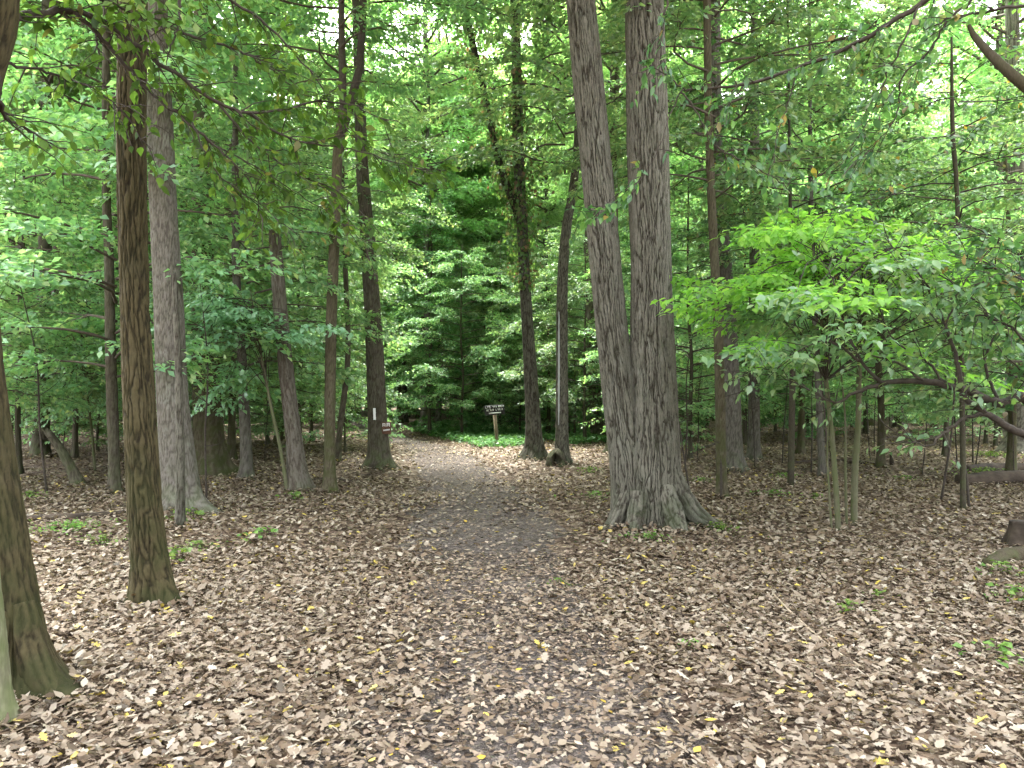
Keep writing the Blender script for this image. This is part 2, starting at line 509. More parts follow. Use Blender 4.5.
# ---------------------------------------------------------------- trunks
def vor_edge(u, v, nu, seed):
    """F2-F1 of a jittered grid; u periodic in nu cells"""
    J = np.random.default_rng(seed).random((nu, 512, 2))
    ui = np.floor(u).astype(int); vi = np.floor(v).astype(int)
    f1 = np.full(u.shape, 9.0); f2 = np.full(u.shape, 9.0)
    for a in (-1, 0, 1):
        for b in (-1, 0, 1):
            cu = ui + a; cv = vi + b
            j = J[cu % nu, cv % 512]
            dd = np.hypot(cu + j[..., 0] - u, cv + j[..., 1] - v)
            f2 = np.where(dd < f1, f1, np.minimum(f2, dd))
            f1 = np.minimum(f1, dd)
    return f2 - f1


def trunk_geo(pts, nseg, dz, seed, flare=.5, flare_h=.25, lobes=5, depth=.01, cell=(.035, .16), lobe_amp=.45, rough_top=False, roots=None, dz_top=None, z_fine=7.0, crack=.34, root_amp=.35, root_h=.16):
    """pts rows (x, y, z, r), z rising from about 0: a barked trunk as verts and faces (local coordinates). roots: list of (angle, strength)"""
    r = np.random.default_rng(seed)
    pts = np.asarray(pts, float)
    ztop = pts[-1, 2]
    zs = [-.2]
    while zs[-1] < ztop:
        zs.append(zs[-1] + (dz if zs[-1] < z_fine else (dz_top or dz * 4)))
    zs = np.array(zs)
    zs[-1] = ztop
    n = len(zs)
    cr = curve(pts, 400)
    o = np.argsort(cr[:, 2])
    cx, cy, rr = (np.interp(zs, cr[o, 2], cr[o, i]) for i in (0, 1, 3))
    th = np.arange(nseg) * 2 * PI / nseg
    Z, A = np.meshgrid(zs, th, indexing='ij')
    Rb = rr[:, None] * np.ones_like(A)
    zc = np.clip(Z, 0, None)
    ph = r.random() * 6
    lob = .5 + .5 * np.cos(lobes * A + ph + .6 * np.sin(2 * A + ph))
    if roots:
        lob = np.zeros_like(A)
        for (ra, st, wd) in roots:
            da = (A - ra + PI) % (2 * PI) - PI
            lob = lob + st * np.exp(-(da / wd) ** 2)
    Rr = Rb * (1 + flare * np.exp(-zc / flare_h) * ((1 - lobe_amp) + lobe_amp * 1.8 * lob) + (root_amp if roots else .4 * flare) * lob * np.exp(-zc / root_h))
    Rr *= 1 + .035 * (vnoise(np.cos(A) * 1.3 + 9 + seed, Z * .9 + np.sin(A) * 1.3) - .5) * 2
    nu = max(6, int(round(2 * PI * rr[n // 8] / cell[0])))
    u = A / (2 * PI) * nu
    v = Z / cell[1] + 7
    wob = (vnoise(np.cos(A) * 2.2 + 3, np.sin(A) * 2.2 + Z * 2.2) - .5)
    per = np.cos(A) * nu / 6.3, np.sin(A) * nu / 6.3
    w2 = vnoise(per[0] * .9 + 11, per[1] * .9 + Z / .085) - .5
    w3 = vnoise(per[0] * 1.9 + 31, per[1] * 1.9 + Z / .035) - .5
    e = vor_edge(u + 1.6 * wob + .75 * w2 + .35 * w3, v + .8 * (vnoise(u * .7, v * 1.3) - .5), nu, seed)
    e = e + .16 * w3
    fine = vnoise(u * 2.3, v * 3.1) - .5
    rg = smooth(.03, crack, e)
    disp = -depth * (1 - rg) + depth * .3 * fine
    Rr = Rr + disp
    rg = np.clip(rg * (.75 + .5 * vnoise(u * .9 + 40, v * .9)), 0, 1)
    if rough_top:
        jag = vnoise(A * 2.2, A * 0 + 3) * .5
        Z = np.where(np.arange(n)[:, None] >= n - 3, Z - jag * np.array([.3, .6, 1.0])[np.clip(np.arange(n) - (n - 3), 0, 2)][:, None], Z)
    V = np.stack([cx[:, None] + Rr * np.cos(A), cy[:, None] + Rr * np.sin(A), Z], -1).reshape(-1, 3)
    i = np.arange(n - 1)[:, None]; j = np.arange(nseg)[None, :]
    q = np.stack([i * nseg + j, i * nseg + (j + 1) % nseg, (i + 1) * nseg + (j + 1) % nseg, (i + 1) * nseg + j], -1).reshape(-1, 4)
    V = np.concatenate([V, [[cx[-1], cy[-1], ztop - (.25 if rough_top else 0)]]])
    jj = np.arange(nseg)
    cap = np.stack([np.full(nseg, n * nseg), (n - 1) * nseg + jj, (n - 1) * nseg + (jj + 1) % nseg], -1)
    global RIDGE
    RIDGE = np.r_[rg.ravel(), 0]
    return V, [q, cap]


def px_trunk(px, py, rows, extra=None, d=None, yoff=0.0):
    """rows (x, y, width) in pixels along a trunk rooted at pixel (px, py) -> base location and local points. extra: rows (dx, dz, r) in metres above the last one"""
    d = d or ground_depth(py)
    bx = (px - 512) / F * d
    by = d
    b = np.array([bx, by, float(gz(bx, by))])
    P = []
    for i, (x, y, w) in enumerate(rows):
        q = np.array(at(x, y, d)) - b
        P.append((q[0], yoff * i, q[2] if i else 0.0, w / F * d / 2))
    for (dx, dz, r) in (extra or []):
        l = P[-1]
        P.append((l[0] + dx, l[1] + yoff, l[2] + dz, r))
    return tuple(b), P


# ---------------------------------------------------------------- crowns shared by copies
CR = {}


def crown_pair(key, leafmat, **k):
    mb, (v, f) = grow(**k)
    CR[key] = (mb.mesh(key + "_limbs", M["limb"], True), mesh_np(key + "_leaves", v, f, leafmat))


beech = lambda t: max(.12, math.sin(PI * min(1, .18 + .82 * t)) ** .7)
egg = lambda t: max(.15, math.sin(PI * (.12 + .85 * t)) ** .8)
cone = lambda t: max(.1, (1 - t) ** .75)
for s in range(3):
    crown_pair("beech%d" % s, M["leaf_mid"], seed=11 + s, z0=1.5, z1=9.0, R=2.9, nlimb=46, up=.28, nspray=10, nleaf=60, size=.12, SL=.75, SW=.42, prof=beech, r0=.028)
for s in range(3):
    crown_pair("high%d" % s, M["leaf_high"], seed=21 + s, z0=0.0, z1=13.0, R=4.6, nlimb=46, up=.55, nspray=17, nleaf=64, size=.155, SL=1.0, SW=.62, prof=egg, r0=.06, jit=.5)
for s in range(2):
    crown_pair("holly%d" % s, M["leaf_dark"], seed=31 + s, z0=.7, z1=9.0, R=2.1, nlimb=80, up=.05, nspray=10, nleaf=58, size=.09, SL=.55, SW=.33, prof=cone, r0=.022, jit=.5)
for s in range(2):
    crown_pair("bush%d" % s, M["leaf_mid"], seed=41 + s, z0=.25, z1=2.5, R=1.5, nlimb=26, up=.35, nspray=6, nleaf=34, size=.085, SL=.45, SW=.26, prof=beech, r0=.012)

plain_trunks = {}
for i, (r, h, bk) in enumerate([(.07, 9.2, "bark_dark"), (.10, 9.2, "bark_mossy"), (.17, 24, "bark_oak"), (.25, 24, "bark_dark"), (.20, 24, "bark_oak"), (.03, 2.4, "bark_dark")]):
    rr = np.random.default_rng(60 + i)
    zz = np.linspace(0, h, 7)
    pts = [(0 if j == 0 else rr.normal(0, .004 * h), 0 if j == 0 else rr.normal(0, .004 * h), z, r * (1 - .75 * z / h)) for j, z in enumerate(zz)]
    v, f = trunk_geo(pts, 20, .18, 70 + i, .5, .25, 4, r * .06, (.05, .3), z_fine=8, dz_top=.8)
    plain_trunks[i] = mesh_np("plain_trunk", v, f, M[bk], True, RIDGE)


def add_crown(root, key, z=0.0, x=0.0, y=0.0, rot=0.0, sc=1.0):
    a, b = CR[key]
    link("limbs", a, root, (x, y, z), (0, 0, rot), (sc,) * 3)
    link("crown", b, root, (x, y, z), (0, 0, rot), (sc,) * 3)


# ---------------------------------------------------------------- ground and path
def sheet(name, xs, ys, zoff, mat, edge=None):
    X, Y = np.meshgrid(xs, ys)
    Z = gz(X, Y) + zoff
    V = np.stack([X, Y, Z], -1).reshape(-1, 3)
    nx, ny = len(xs), len(ys)
    i = np.arange(ny - 1)[:, None]; j = np.arange(nx - 1)[None, :]
    q = np.stack([i * nx + j, i * nx + j + 1, (i + 1) * nx + j + 1, (i + 1) * nx + j], -1).reshape(-1, 4)
    return mesh_np(name, V, [q], mat, True)


def graded(lo, hi, near, fine, coarse):
    a = np.arange(-near, near, fine)
    return np.concatenate([np.arange(lo, -near, coarse), a, np.arange(near, hi + .1, coarse)])


gx = np.concatenate([np.arange(-400, -30, 14), np.arange(-30, -10, 1.0), np.arange(-10, 10, .2), np.arange(10, 30, 1.0), np.arange(30, 401, 14)])
gy = np.concatenate([np.arange(-400, -6, 14), np.arange(-6, 26, .2), np.arange(26, 60, 1.0), np.arange(60, 401, 14)])
kind(link("ground", sheet("ground", gx, gy, 0, M["ground"])), "structure")

ys = np.concatenate([np.arange(-6, 30, .12), np.arange(30, 90, .5)])
us = np.linspace(-1, 1, 25)
U, Y = np.meshgrid(us, ys)
hw = 1.0 + .12 * np.sin(Y * .7) + .25 * (vnoise(Y * 1.1, U * 0 + np.sign(U) * 3 + 8) - .5) + .25 * (vnoise(Y * 4.1, np.sign(U) * 5 + 30) - .5)
X = path_x(Y) + U * hw
Vp = np.stack([X, Y, gz(X, Y) + .006 - .02 * (np.abs(U) ** 12)], -1).reshape(-1, 3)
i = np.arange(len(ys) - 1)[:, None]; j = np.arange(24)[None, :]
q = np.stack([i * 25 + j, i * 25 + j + 1, (i + 1) * 25 + j + 1, (i + 1) * 25 + j], -1).reshape(-1, 4)
kind(link("path", mesh_np("path", Vp, [q], M["path"], True)), "structure")

# ---------------------------------------------------------------- trees one can tell apart
HERO = []        # (x, y, radius) of trunk feet, kept free of litter


def tree(name, label, px, py, rows, bark, extra=None, crown=None, d=None, seed=1, nseg=48, dz=.05, yoff=0.0, group=None, mat_scale=None, **k):
    loc, P = px_trunk(px, py, rows, extra, d, yoff)
    root = thing(name, label, k.pop("cat", "tree"), loc, group)
    v, f = trunk_geo(P, nseg, dz, seed, **k)
    link("trunk", mesh_np("trunk", v, f, M[bark], True, RIDGE), root)
    HERO.append((loc[0], loc[1], P[0][3] * 1.3))
    if crown:
        for (key, z, sc) in (crown if isinstance(crown, list) else [crown]):
            cr = curve(P, 200); o = np.argsort(cr[:, 2])
            add_crown(root, key, z, np.interp(z, cr[o, 2], cr[o, 0]), np.interp(z, cr[o, 2], cr[o, 1]), seed * 1.7, sc)
    return root, P


def tube_part(root, name, rows, mat, k=8, n=14):
    """rows (x, y, z, r) local"""
    c = curve(rows, n)
    v, f = tube(c[:, :3], c[:, 3], k)
    return link(name, mesh_np(name, v, f, M[mat], True), root)


# the twin-stemmed oak beside the path
D = 9.2
JL = px_trunk(632, 525, [(634, 525, 44), (631, 470, 41), (621, 400, 35), (613.5, 340, 32), (605.5, 256, 31.5), (594, 128, 31), (582, 0, 30), (572, -100, 30)], [(-.3, 4, .15), (-.5, 5, .06)], D)
JR = px_trunk(657, 525, [(655, 525, 54), (655, 470, 51), (654, 400, 46), (652.5, 330, 43), (651, 256, 40), (648, 128, 41), (645, 0, 39), (642, -100, 37)], [(.2, 4, .2), (.3, 6, .08)], D)
root = thing("twin_oak_tree", "big twin-stemmed oak with grey furrowed bark standing right beside the path", "tree", JR[0])
mb = MB()
dx = JL[0][0] - JR[0][0]
lp = [(x + dx, y + .05, z, r) for (x, y, z, r) in JL[1]]
mb.add(*trunk_geo(lp, 290, .018, 5, .08, .18, 4, .024, (.036, .55), roots=[(3.6, 1.6, .35), (4.5, .9, .25), (2.6, .8, .3)], crack=.24, root_h=.12))
ra = RIDGE
mb.add(*trunk_geo(JR[1], 350, .018, 6, .08, .2, 5, .026, (.037, .55), roots=[(5.95, 2.0, .30), (4.95, 1.0, .25), (.6, 1.0, .3), (4.0, .6, .25), (1.7, .8, .3)], crack=.24, root_h=.12))
link("trunk", mb.mesh("trunk", M["bark_oak"], True, np.r_[ra, RIDGE]), root)


def root_part(root, rows, seed, mat="bark_oak", k=40, n=50):
    """a surface root: rows (x, y, z, r) local, barked like its trunk"""
    c = curve(rows, n)
    c[:, 3] = np.maximum(c[:, 3], .01)
    v, f = tube(c[:, :3], c[:, 3], k)
    A, Z = np.meshgrid(np.arange(k), np.arange(n))
    e = smooth(.03, .3, vor_edge(A / k * 10., Z * .06 + seed + .6 * vnoise(A * .7, Z * .4), 10, seed))
    m = k * n
    ctr = np.repeat(c[:, :3], k, 0)
    fac = 1 - .16 * (1 - e).ravel() + .3 * (vnoise(Z * .11 + seed, A * 2 * PI / k * .8) - .5).ravel()
    v[:m] = ctr + (v[:m] - ctr) * fac[:, None]
    v[:m, 2] = np.maximum(v[:m, 2], -.12)
    link("root", mesh_np("root", v, f, M[mat], True, np.r_[e.ravel(), 0, 0]), root)


root_part(root, [(.16, -.12, .62, .10), (.27, -.14, .34, .13), (.42, -.18, .13, .12), (.60, -.24, .02, .085), (.80, -.30, -.05, .05), (1.0, -.42, -.10, .03)], 1)
root_part(root, [(.05, -.24, .50, .09), (.10, -.33, .22, .12), (.16, -.45, .03, .10), (.22, -.62, -.07, .05)], 2)
root_part(root, [(-.26, -.24, .42, .09), (-.30, -.32, .18, .11), (-.34, -.44, .01, .09), (-.40, -.62, -.08, .045)], 3)
root_part(root, [(-.38, -.12, .42, .07), (-.47, -.16, .18, .09), (-.58, -.22, .02, .07), (-.74, -.30, -.06, .04), (-.88, -.42, -.10, .03)], 4)
add_crown(root, "high0", 10.0, .2, 0, 1.0, .9)
add_crown(root, "high2", 10.0, -1.8, .2, 3.0, .8)
HERO += [(JR[0][0], D, .5), (JL[0][0], D, .42)]

# foreground left
rtA, PA = tree("leaning_tree", "thick brown trunk cut off by the left picture edge, flaring at its foot", 14, 688,
               [(14, 688, 98), (8, 640, 74), (-3, 560, 66), (-20, 450, 62), (-34, 340, 60), (-40, 200, 56), (-34, 90, 54), (-15, 20, 50), (-10, -60, 48)], "bark_brown", [(.1, 3, .13), (.3, 4, .05)], ("high1", 6.5, .8),
               seed=12, nseg=130, dz=.022, depth=.009, cell=(.036, .36), crack=.32, flare=.3, flare_h=.18, roots=[(5.9, 1.6, .4), (4.6, .7, .4), (3.4, .8, .4)])
tree("smooth_sapling", "slim smooth green-grey sapling trunk in the bottom left corner", 2, 728, [(3, 728, 34), (-1, 690, 27), (-5, 640, 25), (-14, 560, 24), (-26, 420, 22), (-40, 250, 20), (-55, 0, 16)], "bark_smooth",
     [(-.1, 2.5, .02)], ("bush0", 3.8, .9), seed=13, nseg=60, dz=.03, depth=.002, cell=(.03, .06), flare=.3, flare_h=.08)
rtB, PB = tree("furrowed_tree", "straight brown tree with deeply furrowed bark in the left foreground", 153, 603,
               [(156, 603, 43), (151, 560, 36), (145, 500, 33), (139, 400, 31), (134, 300, 28), (130, 180, 28), (129, 100, 28), (130, 0, 27), (133, -120, 26)], "bark_brown", [(.1, 4, .09), (.3, 4, .03)], ("high2", 6.0, .75),
               seed=14, nseg=150, dz=.018, depth=.013, cell=(.033, .34), crack=.32, flare=.25, flare_h=.14, roots=[(5.9, 1.5, .4), (3.9, .5, .5), (1.5, .8, .4)])
root_part(rtB, [(.06, -.06, .26, .05), (.12, -.08, .09, .06), (.20, -.11, -.01, .04), (.30, -.15, -.06, .02)], 5, "bark_brown", 26, 30)
root_part(rtB, [(-.07, -.07, .2, .045), (-.11, -.10, .05, .05), (-.15, -.16, -.04, .03)], 6, "bark_brown", 26, 30)
root_part(rtA, [(.10, -.07, .46, .05), (.15, -.10, .30, .07), (.22, -.13, .13, .08), (.33, -.18, .0, .06), (.46, -.24, -.06, .03)], 7, "bark_brown", 30, 36)
root_part(rtA, [(.03, -.10, .42, .05), (.05, -.17, .24, .07), (.08, -.25, .07, .08), (.12, -.36, -.05, .05)], 8, "bark_brown", 30, 36)
# left middle distance
tree("grey_tree", "pale grey thick trunk behind the furrowed brown tree", 180, 513,
     [(182, 513, 46), (180, 480, 36), (173, 400, 30), (168, 300, 28), (162, 200, 26), (157, 100, 24), (153, 0, 22)], "bark_grey", [(0, 5, .12), (.2, 6, .05)], ("high0", 9.5, .9),
     seed=15, nseg=110, dz=.03, depth=.010, cell=(.035, .2), flare=.35, flare_h=.2, roots=[(6.0, 1.7, .35), (4.2, .8, .4), (3.0, .8, .4)])
tree("dead_stem", "thin grey dead stem standing against the pale grey trunk", 181, 531, [(181, 531, 10), (181, 480, 9), (180, 420, 8), (178, 360, 7), (175, 300, 6), (172, 262, 4)], "bark_oak",
     seed=16, nseg=24, dz=.05, depth=.003, cell=(.03, .2), flare=.25, flare_h=.1, rough_top=True)
tree("shaggy_snag", "reddish brown dead snag with shaggy peeling bark and a broken top", 300, 491,
     [(301, 491, 25), (297, 465, 19), (292, 420, 15.5), (286, 370, 15), (280, 310, 14), (276, 260, 13), (273, 220, 10)], "bark_red", seed=17, nseg=80, dz=.03, depth=.02, cell=(.05, .4), flare=.25, flare_h=.2, rough_top=True, cat="dead tree")
rtE, PE = tree("forked_tree", "slim brown tree forking high up, just left of the blazed tree", 331, 493,
               [(331, 493, 15.5), (330, 470, 12), (330, 400, 11), (331, 320, 11), (334, 230, 10.5), (337, 150, 10), (340, 125, 9.5)], "bark_mossy", [(.05, 0.25, .085)],
               seed=18, nseg=50, dz=.05, depth=.005, cell=(.03, .15), flare=.35, flare_h=.12)
dE = ground_depth(493)
for rows in ([(338, 140, .075), (342, 110, .06), (341, 60, .06), (340, 0, .05), (344, -120, .04), (350, -300, .02)], [(338, 140, .078), (347, 110, .075), (358, 70, .065), (362, 0, .058), (368, -120, .05), (372, -350, .02)]):
    q = [(np.array(at(x, y, dE)) - np.array(rtE.location)).tolist() + [r] for x, y, r in rows]
    tube_part(rtE, "fork_stem", q, "bark_grey")
add_crown(rtE, "beech1", 5.2, .1, 0, 2.0, .8)
rtG, PG = tree("blazed_tree", "dark straight trunk bearing a white painted trail blaze at the left edge of the path", 379, 469,
               [(379, 469, 28), (379, 450, 21.5), (377, 410, 19), (374, 340, 17.5), (368, 250, 15), (361, 160, 12.5), (358, 60, 11), (356, 0, 10)], "bark_dark", [(-.1, 6, .12), (0, 8, .04)], ("high1", 12.0, .9),
               seed=19, nseg=90, dz=.04, depth=.012, cell=(.05, .3), flare=.35, flare_h=.22, lobes=6)
rtH, PH = tree("ivy_tree", "grey brown tree with ivy on its upper trunk, right edge of the path bend", 533, 458,
               [(534, 458, 23), (534, 440, 17), (531, 380, 13.5), (526, 300, 11.5), (522, 220, 11), (519, 160, 11), (517, 80, 10), (515, 0, 9.5)], "bark_oak", [(-.1, 6, .12), (.2, 9, .04)], ("high0", 13.5, .85),
               seed=20, nseg=70, dz=.05, depth=.01, cell=(.05, .3), flare=.5, flare_h=.25, lobes=5)
dH = ground_depth(458)
q = [(np.array(at(x, y, dH)) - np.array(rtH.location)).tolist() + [r] for x, y, r in [(523, 240, .08), (515, 205, .10), (503, 175, .10), (494, 140, .085), (484, 90, .08), (470, 30, .08), (460, -30, .06)]]
tube_part(rtH, "side_stem", q, "bark_oak")
rtI, PI_ = tree("streaked_tree", "slender dark trunk with a pale bare streak and a hollow lump at its foot", 562, 465,
                [(563, 465, 19), (562, 445, 14), (562, 380, 12), (562, 320, 11.5), (563, 270, 11), (567, 225, 10), (573, 190, 9), (578, 140, 8), (580, 60, 8)], "bark_oak", [(.1, 5, .08), (0, 4, .03)], ("beech0", 5.0, 1.0),
                seed=23, nseg=70, dz=.04, depth=.008, cell=(.04, .2), flare=.35, flare_h=.2)
# right middle distance
tree("slim_tree", "slim brown trunk just right of the twin oak", 722, 500, [(722, 500, 13), (721, 480, 10.5), (720, 400, 10), (718, 320, 9.5), (714, 240, 9), (711, 160, 8.5), (709, 60, 8)], "bark_mossy", [(0, 4, .05), (.2, 3, .02)], ("beech2", 3.2, .8),
     seed=24, nseg=36, dz=.05, depth=.004, cell=(.025, .12), flare=.3, flare_h=.1)
tree("pale_tree", "pale grey trunk half hidden behind the slim brown trunk", 733, 471, [(734, 471, 23), (733, 450, 19), (731, 380, 17), (727, 300, 16), (720, 200, 14), (716, 100, 13)], "bark_grey", [(0, 5, .12), (0, 6, .05)], ("high2", 10, .9),
     seed=25, nseg=60, dz=.05, depth=.006, cell=(.04, .2), flare=.3, flare_h=.2)
tree("straight_tree", "narrow straight trunk right of the pale grey one with leaves over it", 754, 459, [(754, 459, 15), (754, 440, 12), (754, 380, 11), (755, 260, 10), (756, 120, 9)], "bark_grey", [(0, 5, .07), (0, 5, .02)], ("beech1", 5, 1.0),
     seed=26, nseg=40, dz=.06, depth=.005, cell=(.04, .2), flare=.3, flare_h=.15)
tree("oak_tree", "grey thick trunk at the far right edge rising above the bright shrub", 1016, 452, [(1016, 452, 26), (1017, 400, 21), (1018, 300, 19), (1018, 200, 18), (1016, 100, 16)], "bark_oak", [(0, 5, .12), (0, 6, .05)], ("high1", 8, .9),
     seed=27, nseg=50, dz=.06, depth=.008, cell=(.04, .2), flare=.4, flare_h=.2)
tree("grey_sapling", "thin grey trunk behind the bright green shrub's stems", 822, 476, [(822, 476, 9), (821, 450, 7), (818, 380, 6.5), (815, 300, 6), (812, 200, 5)], "bark_grey", [(0, 4, .02)], ("beech0", 2.5, .75), seed=28, nseg=24, dz=.08, depth=.003, flare=.3, flare_h=.1)
# left background trunks
tree("thin_trunk_tree", "thin grey trunk between the left edge trunk and the furrowed tree", 115, 496, [(116, 496, 14), (115, 470, 11), (113, 420, 11), (110, 340, 10), (108, 260, 9), (104, 160, 8)], "bark_dark", [(0, 4, .06), (0, 4, .02)], ("beech2", .2, 1.0),
     seed=29, nseg=30, dz=.07, depth=.004, flare=.3, flare_h=.15)
tree("broken_tree", "short leaning broken trunk among the far left undergrowth", 80, 486, [(80, 486, 15), (74, 472, 11), (63, 452, 10), (50, 434, 9), (42, 424, 7)], "bark_dark", seed=30, nseg=30, dz=.05, depth=.005, flare=.2, flare_h=.1, rough_top=True, cat="dead tree")
tree("mossy_tree", "broad dark mossy trunk behind the pale grey one, left woods", 211, 474, [(212, 474, 38), (210, 455, 31), (207, 400, 28), (204, 330, 24), (202, 260, 21), (200, 160, 18)], "bark_mossy", [(0, 5, .15), (0, 6, .05)], ("high0", 9.5, .9),
     seed=31, nseg=60, dz=.06, depth=.012, cell=(.05, .25), flare=.5, flare_h=.25)
tree("crooked_tree", "short grey trunk between the mossy trunk and the shaggy snag", 247, 481, [(247, 481, 15), (247, 460, 12), (245, 420, 11), (242, 360, 9), (236, 280, 8), (234, 200, 7)], "bark_grey", [(0, 4, .03)], ("beech0", .6, .8), seed=32, nseg=30, dz=.07, depth=.005, flare=.3, flare_h=.15)
tree("thin_stem_tree", "thin curved dark stem right of the forked tree", 339, 462, [(338, 462, 7), (340, 430, 6), (346, 380, 6), (348, 340, 5), (345, 270, 5), (342, 180, 4)], "bark_dark", [(0, 3, .02)], ("beech2", 3.5, .7), seed=33, nseg=18, dz=.1, depth=.002, flare=.2, flare_h=.1)
tree("dark_tree", "dark trunk just left of the twin oak, deep in the shade", 598, 436, [(598, 436, 15), (597, 420, 12), (594, 380, 12), (592, 300, 11), (590, 180, 10)], "bark_dark", [(0, 6, .1), (0, 6, .03)], ("high2", 9, .8), seed=34, nseg=30, dz=.1, depth=.008, flare=.3, flare_h=.2)
tree("woodland_tree", "tall dark trunk high in the foliage at the left edge", 41, 458, [(41, 458, 17), (42, 400, 14), (43, 300, 13), (44, 200, 12)], "bark_dark", [(0, 8, .12), (0, 8, .04)], ("high1", 7.5, .9), seed=35, nseg=30, dz=.1, depth=.008, flare=.3, flare_h=.2)


def shell_patch(P, a0, a1, z0, z1, off, taper=False, n=8, m=16, ragged=0.0, seed=0):
    """a thin skin over a trunk between two angles and heights"""
    cr = curve(P, 300); o = np.argsort(cr[:, 2])
    zs = np.linspace(z0, z1, m)
    r = np.random.default_rng(seed)
    V = []
    for k, z in enumerate(zs):
        x, y, rr = (np.interp(z, cr[o, 2], cr[o, i]) for i in (0, 1, 3))
        t = k / (m - 1)
        w = (math.sin(PI * (.04 + .92 * t)) ** .5 if taper else 1.0) * (1 + ragged * r.normal())
        am, ah = (a0 + a1) / 2 + ragged * .1 * r.normal(), (a1 - a0) / 2 * w
        for th in np.linspace(am - ah, am + ah, n):
            V.append((x + (rr * 1.035 + off) * math.cos(th), y + (rr * 1.035 + off) * math.sin(th), z))
    V = np.array(V)
    inn = V.copy()
    c0 = np.repeat(np.array([[np.interp(z, cr[o, 2], cr[o, 0]), np.interp(z, cr[o, 2], cr[o, 1]), z] for z in zs]), n, 0)
    inn = c0 + (V - c0) * np.array([.9, .9, 1])
    i = np.arange(m - 1)[:, None]; j = np.arange(n - 1)[None, :]
    q = np.stack([i * n + j, i * n + j + 1, (i + 1) * n + j + 1, (i + 1) * n + j], -1).reshape(-1, 4)
    ring = np.r_[np.arange(n), np.arange(1, m) * n + n - 1, (m - 1) * n + np.arange(n - 2, -1, -1), np.arange(m - 2, 0, -1) * n]
    a = ring; b = np.roll(ring, -1)
    side = np.stack([a, a + m * n, b + m * n, b], -1)
    return np.concatenate([V, inn]), [q, side]


dG = ground_depth(469)
zb = lambda py, d, loc: H + (HOR - py) / F * d - loc[2]
v, f = shell_patch(PG, 4.50, 4.74, zb(419.5, dG, rtG.location), zb(408, dG, rtG.location), .004, ragged=.04)
link("trail_blaze", mesh_np("trail_blaze", v, f, M["white_paint"], True), rtG)
dI = ground_depth(465)
v, f = shell_patch(PI_, 3.95, 4.28, zb(425, dI, rtI.location), zb(312, dI, rtI.location), .003, True, 6, 40, .12, 4)
link("bare_streak", mesh_np("bare_streak", v, f, M["bare_wood"], True), rtI)

# the hollow lump at the streaked tree's foot: a stubby open knot facing the path
hv, hf = trunk_geo([(0, 0, 0, .20), (0, 0, .12, .215), (.01, .01, .26, .20), (.02, .03, .36, .15), (.03, .05, .43, .06), (.03, .06, .45, .02)], 90, .014, 45, .15, .06, 5, .014, (.05, .16))
hr = RIDGE.copy()
ang = np.arctan2(hv[:, 1] + .02, hv[:, 0] + .015)
da = (ang + PI / 2 + PI) % (2 * PI) - PI
zz = (hv[:, 2] - .17) / .15
hole = np.clip(1.25 - np.hypot(da / .62, zz * (1 + .2 * np.sin(3 * da))), 0, 1)
hole = smooth(.05, .45, hole)
hv[:, :2] *= (1 - .85 * hole)[:, None]
hv[:, 1] += .12 * hole
hr = hr * (1 - hole)
link("hollow_knot", mesh_np("hollow_knot", hv, hf, M["bark_dark"], True, hr), rtI, (-.15, -.20, -.04), (0, 0, .12))

# ivy on the upper trunk and side stem
r = np.random.default_rng(8)
n = 2600
cr = curve(PH, 300); o = np.argsort(cr[:, 2])
z = r.uniform(4.2, 9.8, n)
x0 = np.interp(z, cr[o, 2], cr[o, 0]); rad = np.interp(z, cr[o, 2], cr[o, 3])
th = r.random(n) * 2 * PI
rd = rad + np.abs(r.normal(0, .22, n)) * (.4 + 1.0 * np.sin(PI * (z - 4.2) / 5.6))
pos = np.stack([x0 + rd * np.cos(th), rd * np.sin(th), z], -1)
k = n // 3
sidec = curve(q_side := [(np.array(at(x, y, dH)) - np.array(rtH.location)).tolist() for x, y in [(515, 205), (503, 175), (494, 140), (484, 90), (470, 30)]], 60)
pos[:k] = sidec[r.integers(0, 60, k)] + r.normal(0, .22, (k, 3))
outw = np.stack([np.cos(th), np.sin(th), .5 + 0 * th], -1)
tipd = r.normal(0, .5, (n, 3)) + (0, 0, -.8)
v, f = leaves(pos, tipd, outw + r.normal(0, .3, (n, 3)), .12 * r.uniform(.6, 1.2, n), 'diamond', 1.3)
link("ivy", mesh_np("ivy", v, f, M["ivy"]), rtH)

# ---------------------------------------------------------------- signs
# brown board screwed to the blazed tree
a = at(386.5, 428, dG - .17)
root = thing("trail_sign", "small brown wooden board with pale lettering fixed to the blazed tree's right side", "sign", (a[0], a[1], a[2] - .12), None, math.radians(-14))
v, f = box(0, 0, .12, .20, .045, .25)
ob = link("board", mesh_np("board", v, [f], M["sign_brown"]), root)
bv = ob.modifiers.new("bevel", 'BEVEL'); bv.width = .006; bv.segments = 2
v, f = box(-.02, .075, .11, .10, .10, .18)
link("bracket", mesh_np("bracket", v, [f], M["sign_brown"]), root)
lm = MB()
for (x, z, w, h) in [(-.045, .185, .07, .07), (.050, .190, .075, .075)]:
    for (ax, azz, aw, ah) in [(-.36, 0, .2, 1), (.36, 0, .2, 1), (0, .4, .6, .2), (0, -.05, .6, .18)]:
        lm.add(*box(x + ax * w, -.0245, z + azz * h, aw * w, .004, ah * h))
for kx in range(5):
    lm.add(*box(-.045 + .029 * kx, -.0245, .072 + .004 * kx, .021, .004, .030))
link("lettering", lm.mesh("lettering", M["white_paint"]), root)

